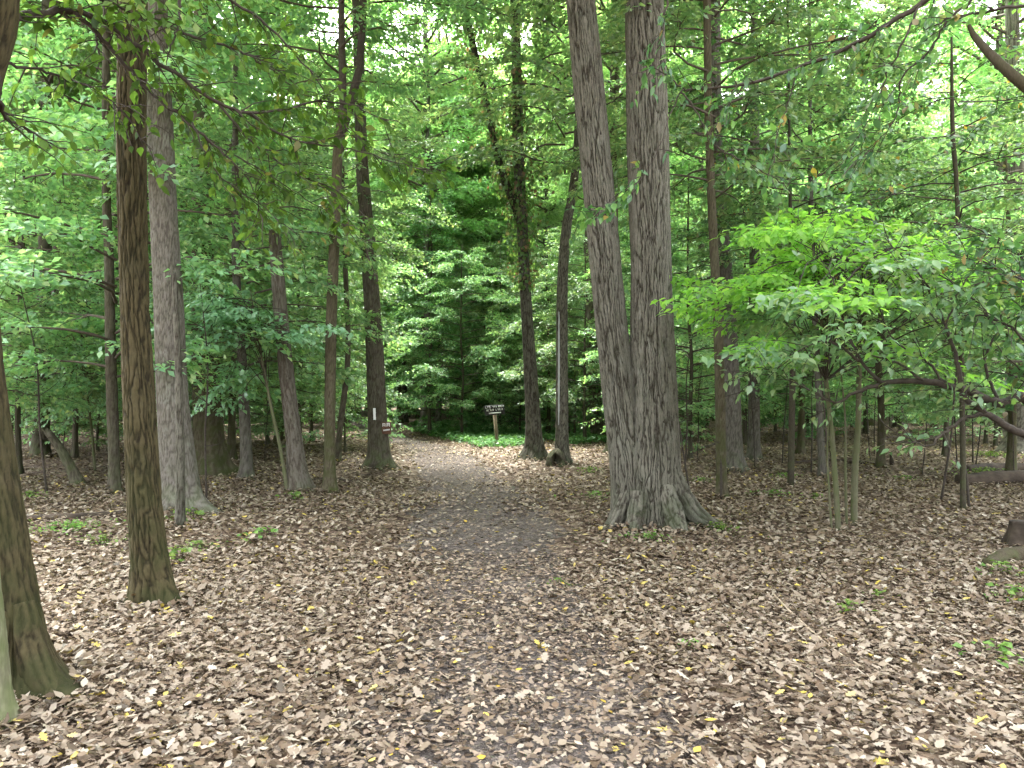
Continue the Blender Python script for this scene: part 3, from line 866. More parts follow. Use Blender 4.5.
# dark sign on a post at the bend
dS = ground_depth(443.5)
bx = (496.5 - 512) / F * dS
root = thing("trail_post_sign", "dark board with white lettering on a leaning wooden post at the path bend", "sign", (bx, dS, float(gz(bx, dS))), None, math.radians(8))
v, f = tube([(0.04, 0, -.3), (0.0, 0, .4), (-.07, 0, 1.12)], [.062, .06, .055], 8)
link("post", mesh_np("post", v, f, M["post_wood"], True), root)
bd = MB(); bd.add(*box(0, 0, 0, .66, .05, .32))
ob = link("board", bd.mesh("board", M["sign_black"]), root, (-.07, -.075, 1.19), (0, math.radians(-5), 0))
bv = ob.modifiers.new("bevel", 'BEVEL'); bv.width = .008; bv.segments = 2
lm = MB()
r = np.random.default_rng(4)


def letters(x, z, n, w, h):
    for i in range(n):
        cx = x + i * w * 1.35
        kk = r.integers(0, 4)
        st = w * .28
        if kk != 3:
            lm.add(*box(cx - w * .36, -.029, z, st, .006, h))
        if kk != 2:
            lm.add(*box(cx + w * .36, -.029, z, st, .006, h))
        else:
            lm.add(*box(cx + w * .1, -.029, z - h * .4, w * .7, .006, h * .2))
        if kk in (0, 3):
            lm.add(*box(cx, -.029, z + h * .4, w * .5, .006, h * .2))
        if kk in (0, 1):
            lm.add(*box(cx, -.029, z, w * .5, .006, h * .2))


letters(-.28, .10, 4, .036, .065); letters(-.05, .10, 3, .036, .065); letters(.14, .10, 4, .036, .065)
letters(-.25, .005, 5, .036, .06); letters(.05, .005, 5, .036, .06)
lm.add(*box(.0, -.029, -.095, .40, .006, .035))
link("lettering", lm.mesh("lettering", M["white_paint"]), ob)

# ---------------------------------------------------------------- shrubs, saplings, overhanging branches
def branch_thing_parts(root, base, polys, leafmat, size, shape, nper, seed, spread=.2, droop=.5, start=.25, jit=.4, twigs=True, mat="twig", name="branch", sub=None, updir=.0):
    """polys: list of rows (x,y,z,r) local. One mesh of branches and twigs and one of leaves, both children of root"""
    r = np.random.default_rng(seed)
    mb = MB(); P, T, N = [], [], []
    for rows in polys:
        c = curve(rows, max(10, len(rows) * 6))
        c[:, :3] += r.normal(0, .006, (len(c), 3))
        mb.add(*tube(c[:, :3], np.maximum(c[:, 3], .0018), 6))
        L = np.linalg.norm(np.diff(c[:, :3], axis=0), axis=1).sum()
        nt = int(L * nper)
        for k in range(nt):
            s = r.uniform(start, 1.0)
            i = min(int(s * (len(c) - 1)), len(c) - 2)
            b = c[i, :3]
            d0 = c[i + 1, :3] - c[i, :3]; d0 /= np.linalg.norm(d0) + 1e-9
            sd_ = np.cross(d0, (0, 0, 1)); sd_ /= np.linalg.norm(sd_) + 1e-9
            d = d0 * r.uniform(.2, .8) + sd_ * r.choice([-1, 1]) * r.uniform(.3, 1) + np.array([0, 0, r.normal(updir, .35)])
            d /= np.linalg.norm(d)
            l = spread * r.uniform(.5, 1.6)
            e = b + d * l; e2 = e + d * l * .5 + np.array([0, 0, -.12 * l])
            if twigs:
                mb.add(*tube([b, (b + e) / 2 + r.normal(0, .01, 3), e, e2], [min(c[i, 3] * .6, .006), .004, .003, .0015], 4, False))
            m = r.integers(4, 8)
            q = r.random(m) * .9 + .2
            pos = b + (e2 - b) * q[:, None] + r.normal(0, .012, (m, 3))
            tip = d * .5 + sd_ * r.choice([-1, 1], (m, 1)) * .6 + r.normal(0, .4, (m, 3)) + np.array([0, 0, -droop])
            nn = np.array([0, 0, 1.0]) + r.normal(0, jit, (m, 3))
            P.append(pos); T.append(tip); N.append(nn)
    P = np.concatenate(P); T = np.concatenate(T); N = np.concatenate(N)
    link(name, mb.mesh(name, M[mat], True), root)
    v, f = leaves(P, T, N, size * r.uniform(.55, 1.2, len(P)), shape, r.uniform(.85, 1.2, len(P)))
    link("leaves", mesh_np("leaves", v, f, M[leafmat]), root)


def local(root, rows):
    b = np.array(root.location)
    return [(np.array(at(x, y, d)) - b).tolist() + [r] for (x, y, d, r) in rows]


# the leaning tree's low boughs hanging into the top left of the view
dA = ground_depth(688)
boughs = [
    [(0, 8, 4.2, .03), (15, 14, 4.6, .026), (60, 8, 4.9, .022), (100, 18, 5.0, .018), (160, 62, 5.1, .015), (215, 100, 5.2, .012), (256, 112, 5.3, .010), (330, 100, 5.5, .007), (390, 120, 5.6, .003)],
    [(70, 10, 4.9, .016), (92, 30, 5.0, .015), (120, 60, 5.1, .013), (170, 110, 5.2, .010), (215, 145, 5.3, .008), (250, 185, 5.4, .005), (262, 225, 5.4, .002)],
    [(-8, 70, 4.0, .024), (0, 112, 4.2, .010), (20, 125, 4.5, .008), (52, 144, 4.8, .004)],
    [(215, 100, 5.2, .010), (250, 140, 5.3, .007), (300, 175, 5.4, .005), (350, 200, 5.5, .002)],
    [(240, 108, 5.3, .009), (290, 138, 5.4, .007), (350, 148, 5.5, .005), (430, 172, 5.7, .002)],
    [(190, 120, 5.2, .007), (210, 165, 5.2, .005), (240, 190, 5.3, .004), (300, 235, 5.4, .002)],
    [(0, 60, 4.4, .010), (60, 75, 4.8, .007), (110, 100, 5.0, .005), (150, 150, 5.1, .002)],
    [(80, -40, 4.9, .02), (110, -10, 5.0, .016), (180, 30, 5.2, .010), (250, 55, 5.4, .007), (300, 90, 5.6, .004), (335, 108, 5.7, .002)],
    [(120, -60, 5.4, .02), (190, -20, 5.5, .014), (250, 10, 5.6, .010), (310, 70, 5.7, .006), (360, 140, 5.8, .004), (440, 170, 6.0, .002)],
    [(176, -10, 5.1, .012), (176, 20, 5.1, .008), (166, 50, 5.1, .005), (163, 66, 5.1, .002)],
    [(92, 30, 5.0, .008), (96, 50, 5.0, .006), (94, 72, 5.0, .002)],
    [(30, -60, 4.5, .02), (60, -20, 4.7, .012), (130, 10, 5.0, .007), (160, 40, 5.1, .002)],
    [(215, 145, 5.3, .006), (262, 170, 5.4, .005), (330, 215, 5.6, .003), (375, 250, 5.7, .0015)],
]
branch_thing_parts(rtA, None, [local(rtA, b) for b in boughs], "leaf_olive", .082, 'ovate', 17, 51, .20, .45, .12, .45, name="bough")

# an off-frame right-hand holly's dark boughs crossing the top right
bx, by = 3.9, 5.2
rtR = thing("overhanging_tree", "tree outside the right edge whose dark boughs cross the top right corner", "tree", (bx, by, float(gz(bx, by))))
v, f = trunk_geo([(0, 0, 0, .17), (0.02, 0, 2, .15), (-.05, .1, 4, .13), (0, .1, 6.5, .1), (0, .1, 9, .07), (0, .1, 14, .03)], 60, .04, 36, depth=.006)
link("trunk", mesh_np("trunk", v, f, M["bark_dark"], True, RIDGE), rtR)
add_crown(rtR, "high0", 8.0, 0, 0, 1.0, .6)
HERO.append((bx, by, .2))
boughs = [
    [(1083, -100, 5.2, .035), (1000, -50, 5.6, .028), (925, 0, 5.9, .022), (860, 40, 6.1, .018), (800, 66, 6.3, .015), (740, 84, 6.4, .012), (685, 88, 6.5, .009)],
    [(685, 88, 6.5, .007), (660, 68, 6.5, .005), (630, 55, 6.6, .002)],
    [(683, 90, 6.5, .009), (700, 115, 6.5, .008), (718, 145, 6.5, .007), (745, 160, 6.5, .006), (780, 180, 6.4, .004), (800, 202, 6.4, .002)],
    [(683, 88, 6.5, .007), (672, 110, 6.5, .006), (662, 140, 6.4, .005), (650, 165, 6.4, .003), (620, 205, 6.5, .002), (570, 215, 6.6, .001)],
    [(672, -20, 6.5, .010), (664, 20, 6.5, .008), (661, 60, 6.5, .004), (658, 75, 6.5, .002)],
    [(925, 0, 5.9, .010), (905, 40, 5.9, .008), (890, 70, 6.0, .006), (880, 100, 6.1, .004), (850, 150, 6.2, .003), (800, 190, 6.3, .002)],
    [(985, -10, 5.6, .012), (952, 18, 5.7, .010), (932, 50, 5.8, .008), (905, 75, 5.9, .007), (900, 110, 6.0, .005), (880, 140, 6.0, .003), (850, 170, 6.1, .002)],
    [(1040, 0, 5.3, .012), (1000, 6, 5.4, .010), (960, 14, 5.6, .008), (930, 25, 5.7, .004)],
    [(800, 66, 6.3, .006), (790, 100, 6.3, .005), (778, 140, 6.3, .004), (772, 165, 6.3, .002)],
    [(745, 84, 6.4, .006), (728, 105, 6.4, .006), (712, 130, 6.4, .004)],
]
branch_thing_parts(rtR, None, [local(rtR, b) for b in boughs], "leaf_holly", .085, 'ovate', 11, 52, .18, .5, .25, .5, name="bough")
tube_part(rtR, "broken_limb", local(rtR, [(1085, 120, 5.2, .065), (1040, 92, 5.25, .045), (1012, 70, 5.3, .036), (992, 50, 5.4, .030), (978, 34, 5.5, .022), (972, 22, 5.5, .012)]), "bark_mossy", 10)

# holly tree behind the bright shrub
dh = 10.5
hx, _, _ = at(962, 400, dh)
rtHo = thing("holly_tree", "dark glossy-leaved holly growing behind the bright green shrub", "tree", (hx, dh, float(gz(hx, dh))))
tube_part(rtHo, "trunk", [(0, 0, -.1, .04), (0, 0, 1.5, .035), local(rtHo, [(959, 200, dh, .03)])[0], local(rtHo, [(955, 130, dh, .03)])[0], (-.1, 0, 6.5, .015)], "bark_dark", 8, 24)
mb, (v, f) = grow(seed=61, z0=2.9, z1=7.2, R=1.9, nlimb=34, up=.2, nspray=8, nleaf=24, size=.09, SL=.5, SW=.3, prof=beech, shape='ovate', r0=.014, jit=.5)
link("limbs", mb.mesh("limbs", M["twig"], True), rtHo)
link("crown", mesh_np("crown", v, f, M["leaf_holly"]), rtHo)
hx, _, _ = at(790, 400, 13.0)
rtHo = thing("holly_tree", "dark holly behind the top of the bright shrub, left of the other holly", "tree", (hx, 13.0, float(gz(hx, 13.0))))
tube_part(rtHo, "trunk", [(0, 0, -.1, .06), (0.05, 0, 2.5, .05), (.02, 0, 5, .03), (0, 0, 8.5, .012)], "bark_dark", 8, 24)
mb, (v, f) = grow(seed=62, z0=3.2, z1=9.0, R=2.2, nlimb=40, up=.2, nspray=8, nleaf=26, size=.09, SL=.5, SW=.3, prof=beech, shape='ovate', r0=.014, jit=.5)
link("limbs", mb.mesh("limbs", M["twig"], True), rtHo)
link("crown", mesh_np("crown", v, f, M["leaf_holly"]), rtHo)

# bright green multi-stemmed shrub at the right
dn = 9.0
nx = (842 - 512) / F * dn
rtN = thing("bright_shrub", "multi-stemmed shrub with layered bright yellow-green leaves right of the twin oak", "shrub", (nx, dn, float(gz(nx, dn))))
stems = [
    [(838, 548, 8.6, .034), (836, 500, 8.6, .032), (832, 440, 8.7, .030), (826, 380, 8.8, .027), (822, 320, 8.8, .022), (815, 260, 8.9, .014), (812, 225, 8.9, .006)],
    [(853, 525, 9.2, .042), (854, 480, 9.2, .040), (858, 420, 9.2, .036), (860, 360, 9.1, .030), (868, 300, 9.0, .020), (875, 250, 9.0, .010)],
    [(832, 545, 8.6, .014), (829, 500, 8.6, .013), (827, 450, 8.7, .010), (830, 400, 8.7, .007)],
    [(846, 530, 9.0, .016), (845, 480, 9.0, .015), (845, 420, 9.0, .012), (840, 360, 9.0, .008)],
]
for s_ in stems:
    q = local(rtN, s_); q[0][2] = -.1
    tube_part(rtN, "stem", q, "bark_smooth", 8, 26)
r = np.random.default_rng(71)
mb = MB(); P, T, N, dull = [], [], [], []
for k in range(150):
    # layered flat sprays spreading from the stems
    ty = r.choice([225, 245, 262, 285, 300, 322, 345], p=[.08, .16, .20, .18, .16, .13, .09])
    lo, hi = {225: (770, 880), 245: (745, 990), 262: (725, 1060), 285: (705, 1060), 300: (690, 1030), 322: (685, 1020), 345: (720, 1000)}[ty]
    tx = r.uniform(lo, hi)
    dd = 8.8 + r.normal(0, 1.1)
    e = np.array(at(tx, ty + r.normal(0, 6), dd)) - np.array(rtN.location)
    st = local(rtN, [stems[r.integers(0, 2)][r.integers(3, 6)]])[0]
    b = np.array(st[:3])
    d = e - b; d[2] *= .25; d /= np.linalg.norm(d) + 1e-9
    e[2] += r.normal(0, .10)
    c0 = e - d * .45
    mid = (b + c0) / 2 + (0, 0, .1)
    cc = curve([b, mid, c0, e + d * .2], 14)
    mb.add(*tube(cc, np.linspace(.010, .002, 14), 4, False))
    p, tt, nn = spray(r, c0, d, r.uniform(.6, 1.0), r.uniform(.32, .52), int(r.uniform(52, 90)), .1, .30, 1.6)
    P.append(p); T.append(tt); N.append(nn)
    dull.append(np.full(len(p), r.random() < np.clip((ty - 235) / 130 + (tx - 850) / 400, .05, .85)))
P = np.concatenate(P); T = np.concatenate(T); N = np.concatenate(N)
link("branches", mb.mesh("branches", M["twig"], True), rtN)
dull = np.concatenate(dull)
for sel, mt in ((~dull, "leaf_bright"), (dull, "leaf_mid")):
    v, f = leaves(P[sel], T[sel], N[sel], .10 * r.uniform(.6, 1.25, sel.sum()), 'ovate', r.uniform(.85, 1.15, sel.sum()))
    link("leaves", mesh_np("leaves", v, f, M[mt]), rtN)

# young trees with bluish green leaves, left of the path
def sapling(label, px, py, rows, blobs, leafmat, size, seed, nl=52):
    d = ground_depth(py)
    x = (px - 512) / F * d
    rt = thing("sapling", label, "sapling", (x, d, float(gz(x, d))))
    q = local(rt, [(a, b, d, w) for a, b, w in rows]); q[0][2] = -.08
    tube_part(rt, "stem", q, "bark_smooth", 7, 24)
    r = np.random.default_rng(seed)
    mb = MB(); P, T, N = [], [], []
    cs = curve(q, 60)
    for (a, b, k) in blobs:
        for _ in range(k):
            e = np.array(at(a + r.normal(0, 16), b + r.normal(0, 9), d + r.normal(0, .6))) - np.array(rt.location)
            s0 = cs[r.integers(30, 58), :3]
            dr = e - s0; dr[2] *= .3; dr /= np.linalg.norm(dr) + 1e-9
            c0 = e - dr * .3
            mb.add(*tube(curve([s0, (s0 + c0) / 2 + (0, 0, .08), c0, e], 10), np.linspace(.008, .002, 10), 4, False))
            p, tt, nn = spray(r, c0, dr, r.uniform(.5, .8), r.uniform(.28, .42), nl, .2, .33, 1.4)
            P.append(p); T.append(tt); N.append(nn)
    P = np.concatenate(P); T = np.concatenate(T); N = np.concatenate(N)
    link("branches", mb.mesh("branches", M["twig"], True), rt)
    v, f = leaves(P, T, N, size * r.uniform(.6, 1.2, len(P)), 'ovate', r.uniform(.9, 1.2, len(P)))
    link("leaves", mesh_np("leaves", v, f, M[leafmat]), rt)
    return rt


sapling("thin bent sapling with bluish green leaves beside the shaggy snag", 289, 492, [(289, 492, .035), (281, 450, .03), (272, 410, .026), (263, 365, .02), (255, 320, .012), (250, 290, .006)],
        [(210, 300, 8), (235, 305, 9), (260, 318, 8), (200, 325, 6), (225, 340, 6), (185, 315, 5), (300, 325, 5), (240, 375, 4), (215, 390, 3), (285, 345, 2), (325, 330, 2)], "leaf_cool", .10, 81)
sapling("leafy sapling with light green leaves between the left edge trunk and furrowed tree", 96, 470, [(96, 470, .03), (92, 430, .025), (86, 380, .02), (84, 330, .012), (88, 290, .005)],
        [(85, 285, 6), (100, 300, 5), (30, 340, 5), (20, 380, 5), (60, 300, 5), (70, 330, 5), (60, 370, 5), (95, 390, 4), (40, 400, 4), (115, 345, 4), (75, 410, 3), (110, 400, 3)], "leaf_cool", .095, 82)

# fallen arching branch at the right
bx, by = 4.9, 7.0
rtO = thing("fallen_branch", "bare dark branch arching out from the right edge below the bright shrub", "branch", (bx, by, float(gz(bx, by))))
boughs = [
    [(1052, 512, 7.0, .06), (1040, 430, 7.0, .055), (1024, 398, 7.0, .05), (1000, 404, 7.0, .045), (965, 390, 7.0, .038), (930, 382, 7.1, .032), (890, 382, 7.2, .026), (855, 393, 7.3, .018), (835, 402, 7.3, .010), (800, 385, 7.3, .006), (770, 370, 7.3, .003)],
    [(1040, 440, 7.0, .04), (1010, 428, 6.9, .034), (985, 412, 6.9, .028), (965, 395, 6.9, .024), (955, 350, 6.9, .016), (945, 330, 6.9, .008), (920, 300, 7.0, .004)],
    [(985, 413, 6.9, .02), (965, 418, 6.9, .016), (940, 435, 6.8, .012), (928, 446, 6.8, .008), (900, 436, 6.9, .005), (880, 440, 6.9, .003)],
    [(882, 384, 7.2, .016), (862, 362, 7.2, .015), (845, 325, 7.3, .013), (838, 295, 7.3, .010), (830, 270, 7.3, .006), (815, 250, 7.3, .003)],
    [(860, 362, 7.2, .012), (840, 345, 7.2, .010), (815, 342, 7.2, .007), (780, 365, 7.2, .004), (740, 375, 7.2, .002)],
    [(925, 382, 7.1, .012), (900, 364, 7.1, .010), (870, 355, 7.1, .007), (850, 352, 7.1, .004)],
    [(950, 388, 7.0, .012), (925, 360, 7.0, .010), (895, 340, 7.0, .007), (880, 310, 7.0, .004)],
    [(955, 350, 6.9, .014), (935, 300, 7.1, .010), (910, 262, 7.3, .007), (880, 235, 7.4, .003)],
    [(945, 330, 6.9, .010), (960, 290, 7.1, .008), (985, 255, 7.2, .006), (1010, 235, 7.3, .003)],
    [(1000, 330, 7.0, .010), (975, 300, 7.0, .008), (940, 275, 7.1, .006), (905, 268, 7.2, .003)],
    [(838, 295, 7.3, .010), (862, 265, 7.4, .007), (900, 250, 7.5, .005), (940, 245, 7.6, .002)],
    [(1000, 404, 7.0, .016), (985, 365, 7.0, .012), (1000, 330, 7.0, .009), (1030, 300, 7.0, .006)],
]
branch_thing_parts(rtO, None, [local(rtO, b) for b in boughs], "leaf_mid", .085, 'ovate', 9, 53, .25, .4, .3, .4, name="bough")
# leafy right-edge shrub with big dark and light leaves
rx, ry = 4.6, 6.6
rtS = thing("broadleaf_shrub", "broad-leaved shrub with dark glossy leaves hanging in from the right edge", "shrub", (rx, ry, float(gz(rx, ry))))
boughs = [
    [(1045, 560, 6.6, .03), (1050, 450, 6.6, .028), (1045, 350, 6.6, .022), (1020, 290, 6.6, .014), (985, 262, 6.6, .008), (950, 255, 6.6, .003)],
    [(1045, 350, 6.6, .014), (1030, 270, 6.7, .010), (1000, 240, 6.7, .007), (970, 225, 6.7, .003)],
    [(1045, 370, 6.6, .014), (1015, 330, 6.5, .010), (980, 315, 6.5, .007), (950, 320, 6.5, .003)],
    [(1045, 360, 6.6, .014), (1035, 290, 6.4, .010), (1005, 275, 6.3, .006), (975, 285, 6.3, .003)],
    [(1050, 420, 6.6, .012), (1020, 370, 6.5, .008), (995, 345, 6.5, .004)],
]
branch_thing_parts(rtS, None, [local(rtS, b) for b in boughs], "leaf_holly", .095, 'ovate', 20, 54, .22, .4, .45, .5, name="bough")

# ---------------------------------------------------------------- logs, stumps and sticks
def lying(name, label, cat, pts, rad, mat, seed, k=14, n=26, group=None, lift=.6):
    P = np.array([(x, y, float(gz(x, y)) + r_ * lift) for (x, y), r_ in zip(pts, rad)])
    b = P[0].copy(); b[2] -= rad[0] * lift
    c = curve(np.column_stack([P - b, rad]), n)
    r = np.random.default_rng(seed)
    v, f = tube(c[:, :3], c[:, 3], k)
    m = len(c) * k
    jit = 1 + .16 * (vnoise(np.arange(m) % k * .9, np.arange(m) // k * .8) - .5)[:, None] * 2
    ctr = np.repeat(c[:, :3], k, 0)
    v[:m] = ctr + (v[:m] - ctr) * jit
    o = link(name, mesh_np(name, v, f, M[mat], True), None, tuple(b))
    return tag(o, label, cat, group)


def gp(px, py):
    d = ground_depth(py)
    return ((px - 512) / F * d, d)


lying("fallen_log", "long thin fallen log on the leaves right of the left edge trunk", "log", [gp(28, 523), gp(75, 521), gp(126, 516)], [.045, .05, .04], "rotten", 1)
lying("fallen_log", "rotting log lying at the right edge below the arching branch, upper of two", "log", [gp(964, 474), gp(1000, 471), gp(1060, 470)], [.10, .12, .13], "rotten", 2)
lying("fallen_log", "rotting log at the right edge, lower and thicker of two lying together", "log", [gp(958, 484), gp(1000, 483), gp(1060, 481)], [.11, .14, .15], "rotten", 3)
lying("fallen_log", "dark mossy log lying at the right edge nearest the camera", "log", [gp(985, 566), gp(1010, 560), gp(1060, 556)], [.05, .09, .10], "bark_mossy", 4)
lying("fallen_log", "short pale log between the shaggy snag and the forked tree", "log", [gp(308, 484), gp(330, 482), gp(352, 484)], [.04, .045, .035], "rotten", 5)
lying("fallen_log", "thin dark log far right behind the bright shrub's stems", "log", [gp(690, 452), gp(780, 430), gp(850, 428)], [.05, .06, .04], "rotten", 6)
lying("fallen_branch_stick", "long dark stick on the leaves behind the bright shrub", "stick", [gp(790, 462), gp(830, 460), gp(882, 464)], [.035, .04, .02], "rotten", 7)
lying("dry_stick", "long pale bent stick on the leaves at lower right", "stick", [gp(768, 591), gp(785, 610), gp(808, 632), gp(840, 658), (2.05, 4.2)], [.006, .008, .008, .007, .004], "pale_wood", 8, 6, 20, None, 4.5)
lying("dry_stick", "thin grey stick lying at the far left behind the furrowed tree", "stick", [gp(60, 506), gp(120, 498), gp(150, 497)], [.02, .022, .012], "rotten", 9, 6)
lying("dry_stick", "short dark stick on the path in front of the twin oak", "stick", [gp(470, 606), gp(482, 600)], [.012, .008], "rotten", 10, 6, 8, None, 1.0)
# upright twig sticking out of the leaves
x, y = gp(975, 508)
o = thing("upright_twig", "thin dark twig standing upright in the leaves near the two logs", "twig", (x, y, float(gz(x, y))))
tube_part(o, "stem", local(o, [(968, 508, y, .02), (966, 480, y, .016), (963, 450, y, .014), (964, 425, y, .009)]), "twig", 6, 12)
x, y = gp(892, 465)
sn = thing("small_snag", "tiny dark broken stub poking from the leaves right of the shrub", "stub", (x, y, float(gz(x, y))))
tube_part(sn, "stem", [(0, 0, -.05, .05), (-.02, 0, .1, .05), (-.03, 0, .2, .03), (-.06, 0, .28, .012)], "rotten", 8, 10)
x, y = gp(1020, 545)
st = thing("rotten_stump", "low dark rotten stump at the right picture edge", "stump", (x, y, float(gz(x, y))))
v, f = trunk_geo([(0, 0, 0, .15), (0, 0, .12, .13), (.01, 0, .27, .11)], 40, .03, 44, .35, .08, 5, .012, (.04, .1), rough_top=False)
link("stem", mesh_np("stem", v, f, M["rotten"], True, RIDGE), st)

# ---------------------------------------------------------------- background woodland: copies
def clear_of_path(x, y, m):
    return abs(x - path_x(y)) > m


def woods_tree(name, label, cat, group, x, y, trunk, key, sc, rot, crown_z=0.0, csc=1.0):
    rt = thing(name, label, cat, (x, y, float(gz(x, y))), group, rot, sc)
    link("trunk", plain_trunks[trunk], rt)
    a, b = CR[key]
    link("limbs", a, rt, (0, 0, crown_z), (0, 0, 0), (csc,) * 3)
    link("crown", b, rt, (0, 0, crown_z), (0, 0, 0), (csc,) * 3)
    return rt


R = random.Random(5)
zone = lambda x, y: "left of the path" if x < path_x(y) - 1 and x / y < -.16 else ("behind the path bend" if x / y < .1 else "right of the twin oak")
near_spots = [  # x pixel, depth, crown, scale, label
    (400, 46, "beech1", 1.6, "tall leafy tree far behind the path bend, above the blazed tree's sign"),
    (462, 50, "beech2", 1.8, "tall leafy tree far behind the dark evergreen"),
    (500, 56, "beech0", 1.9, "tall leafy tree far behind the dark post sign"),
    (428, 62, "beech0", 2.1, "tallest leafy tree far behind the dark evergreen"),
    (560, 50, "beech1", 1.7, "tall leafy tree far behind the streaked trunk"),
    (375, 58, "beech2", 1.8, "tall leafy tree far behind the blazed tree"),
    (20, 15.5, "beech0", .85, "bushy understory tree at the left edge behind the short leaning trunk"),
    (75, 19, "beech1", .95, "bushy understory tree behind the thin grey trunk at left"),
    (150, 18, "beech2", .9, "leafy understory tree hidden behind the pale grey trunk"),
    (232, 19, "beech0", .95, "leafy understory tree behind the mossy trunk"),
    (300, 23, "beech1", 1.0, "leafy understory tree behind the shaggy snag"),
    (345, 42, "beech2", 1.05, "leafy tree overhanging the far end of the path"),
    (430, 33, "holly0", 1.2, "dense dark evergreen at the path bend, right of the blazed tree"),
    (462, 31, "beech0", .85, "light green tree overhanging the dark post sign"),
    (500, 36, "beech1", 1.0, "leafy tree behind the ivy-covered trunk"),
    (585, 27, "beech2", .85, "leafy tree filling the gap left of the twin oak"),
    (548, 33, "beech1", .9, "leafy tree behind the streaked slender trunk"),
    (640, 28, "holly1", 1.0, "dark evergreen right behind the twin oak"),
    (690, 19, "beech0", .8, "leafy understory tree beside the slim brown trunk"),
    (745, 24, "beech1", 1.0, "leafy tree behind the pale grey trunk right of the oak"),
    (800, 21, "beech2", .95, "leafy tree directly behind the bright green shrub"),
    (880, 17, "beech0", .85, "leafy tree behind the arching bare branch"),
    (945, 20, "beech1", .95, "leafy tree behind the glossy dark holly"),
    (1010, 15, "beech2", .85, "leafy tree at the right edge behind the two logs"),
    (1090, 12, "beech0", .8, "leafy tree just outside the right edge above the logs"),
    (-60, 13, "beech2", .8, "leafy tree just outside the left edge"),
]
for (px, d, key, sc, lab) in near_spots:
    x = (px - 512) / F * d
    woods_tree("understory_tree" if "holly" not in key else "evergreen_tree", lab, "tree", None, x, d, R.choice([0, 1]), key, sc, R.uniform(0, 6.28))
placed = [((px - 512) / F * d, d) for (px, d, *_ ) in near_spots]


def scatter(n, d0, d1, spread, gap, pathgap):
    out = []
    t = 0
    while len(out) < n and t < 6000:
        t += 1
        d = math.sqrt(R.uniform(d0 * d0, d1 * d1))
        x = R.uniform(-spread, spread) * d
        px_ = 512 + F * x / d
        if (375 < px_ < 485 and d < 36) or (480 < px_ < 570 and d < 30):
            continue
        if not clear_of_path(x, d, pathgap):
            continue
        if any((x - a) ** 2 + (d - b) ** 2 < gap * gap for a, b in placed + out):
            continue
        out.append((x, d))
    placed.extend(out)
    return out


for (px, d, cz, lab) in [(424, 37, 9.5, "tall thin-trunked tree whose crown closes the gap above the path bend"), (438, 42, 5.0, "tall light green tree straight behind the dark evergreen"), (405, 47, 6.0, "tall light green tree rising over the path bend"), (474, 45, 6.0, "tall light green tree between the evergreen and the ivy-covered tree"),
                         (545, 44, 6.0, "tall light green tree behind the gap of the ivy-covered and streaked trunks")]:
    x = (px - 512) / F * d
    woods_tree("tall_forest_tree", lab, "tree", None, x, d, 2, "high%d" % (px % 3), 1.0, R.uniform(0, 6), cz, 1.15)
for (x, y) in scatter(62, 24, 60, .78, 2.6, 2.4):
    z = zone(x, y)
    woods_tree("understory_tree", "one of many small leafy understory trees massed in the woods " + z, "tree", "understory trees " + z, x, y, R.choice([0, 1]), R.choice(["beech0", "beech1", "beech2", "beech1", "holly0"]), R.uniform(.8, 1.25), R.uniform(0, 6.28))
for (x, y) in scatter(70, 20, 75, .80, 2.8, 2.0):
    z = zone(x, y)
    woods_tree("tall_forest_tree", "one of many tall straight forest trees rising above the understory " + z, "tree", "tall forest trees " + z, x, y, R.choice([2, 3, 4]), R.choice(["high0", "high1", "high2"]), R.uniform(.85, 1.25), R.uniform(0, 6.28), R.choice([7.5, 9.0, 10.5]), R.uniform(.9, 1.1))
for (x, y) in scatter(60, 50, 92, .74, 3.0, 0.0):
    z = zone(x, y)
    woods_tree("distant_forest_tree", "one of many tall full-crowned far trees closing the view " + z, "tree", "distant tall trees " + z, x, y, R.choice([2, 3, 4]), R.choice(["high0", "high1", "high2"]), R.uniform(1.1, 1.4), R.uniform(0, 6.28), R.choice([3.5, 5.0, 7.0]), R.uniform(1.0, 1.25))
for (x, y) in scatter(30, 60, 95, .72, 3.5, 0.0):
    z = zone(x, y)
    woods_tree("distant_tree", "one of many far leafy trees closing the view " + z, "tree", "distant trees " + z, x, y, 1, R.choice(["beech0", "beech1", "beech2"]), R.uniform(1.7, 2.4), R.uniform(0, 6.28))
for (x, y) in scatter(44, 64, 100, .7, 2.5, 0.0):
    z = zone(x, y)
    woods_tree("distant_shrub", "one of many far shrubs hiding the horizon " + z, "shrub", "distant shrubs " + z, x, y, 5, R.choice(["bush0", "bush1"]), R.uniform(2.0, 3.2), R.uniform(0, 6.28))
for (x, y) in scatter(70, 19, 58, .78, 1.5, 2.4):
    z = zone(x, y)
    woods_tree("woodland_shrub", "one of many low leafy shrubs under the trees " + z, "shrub", "shrubs under the trees " + z, x, y, 5, R.choice(["bush0", "bush1"]), R.uniform(.8, 1.5), R.uniform(0, 6.28))

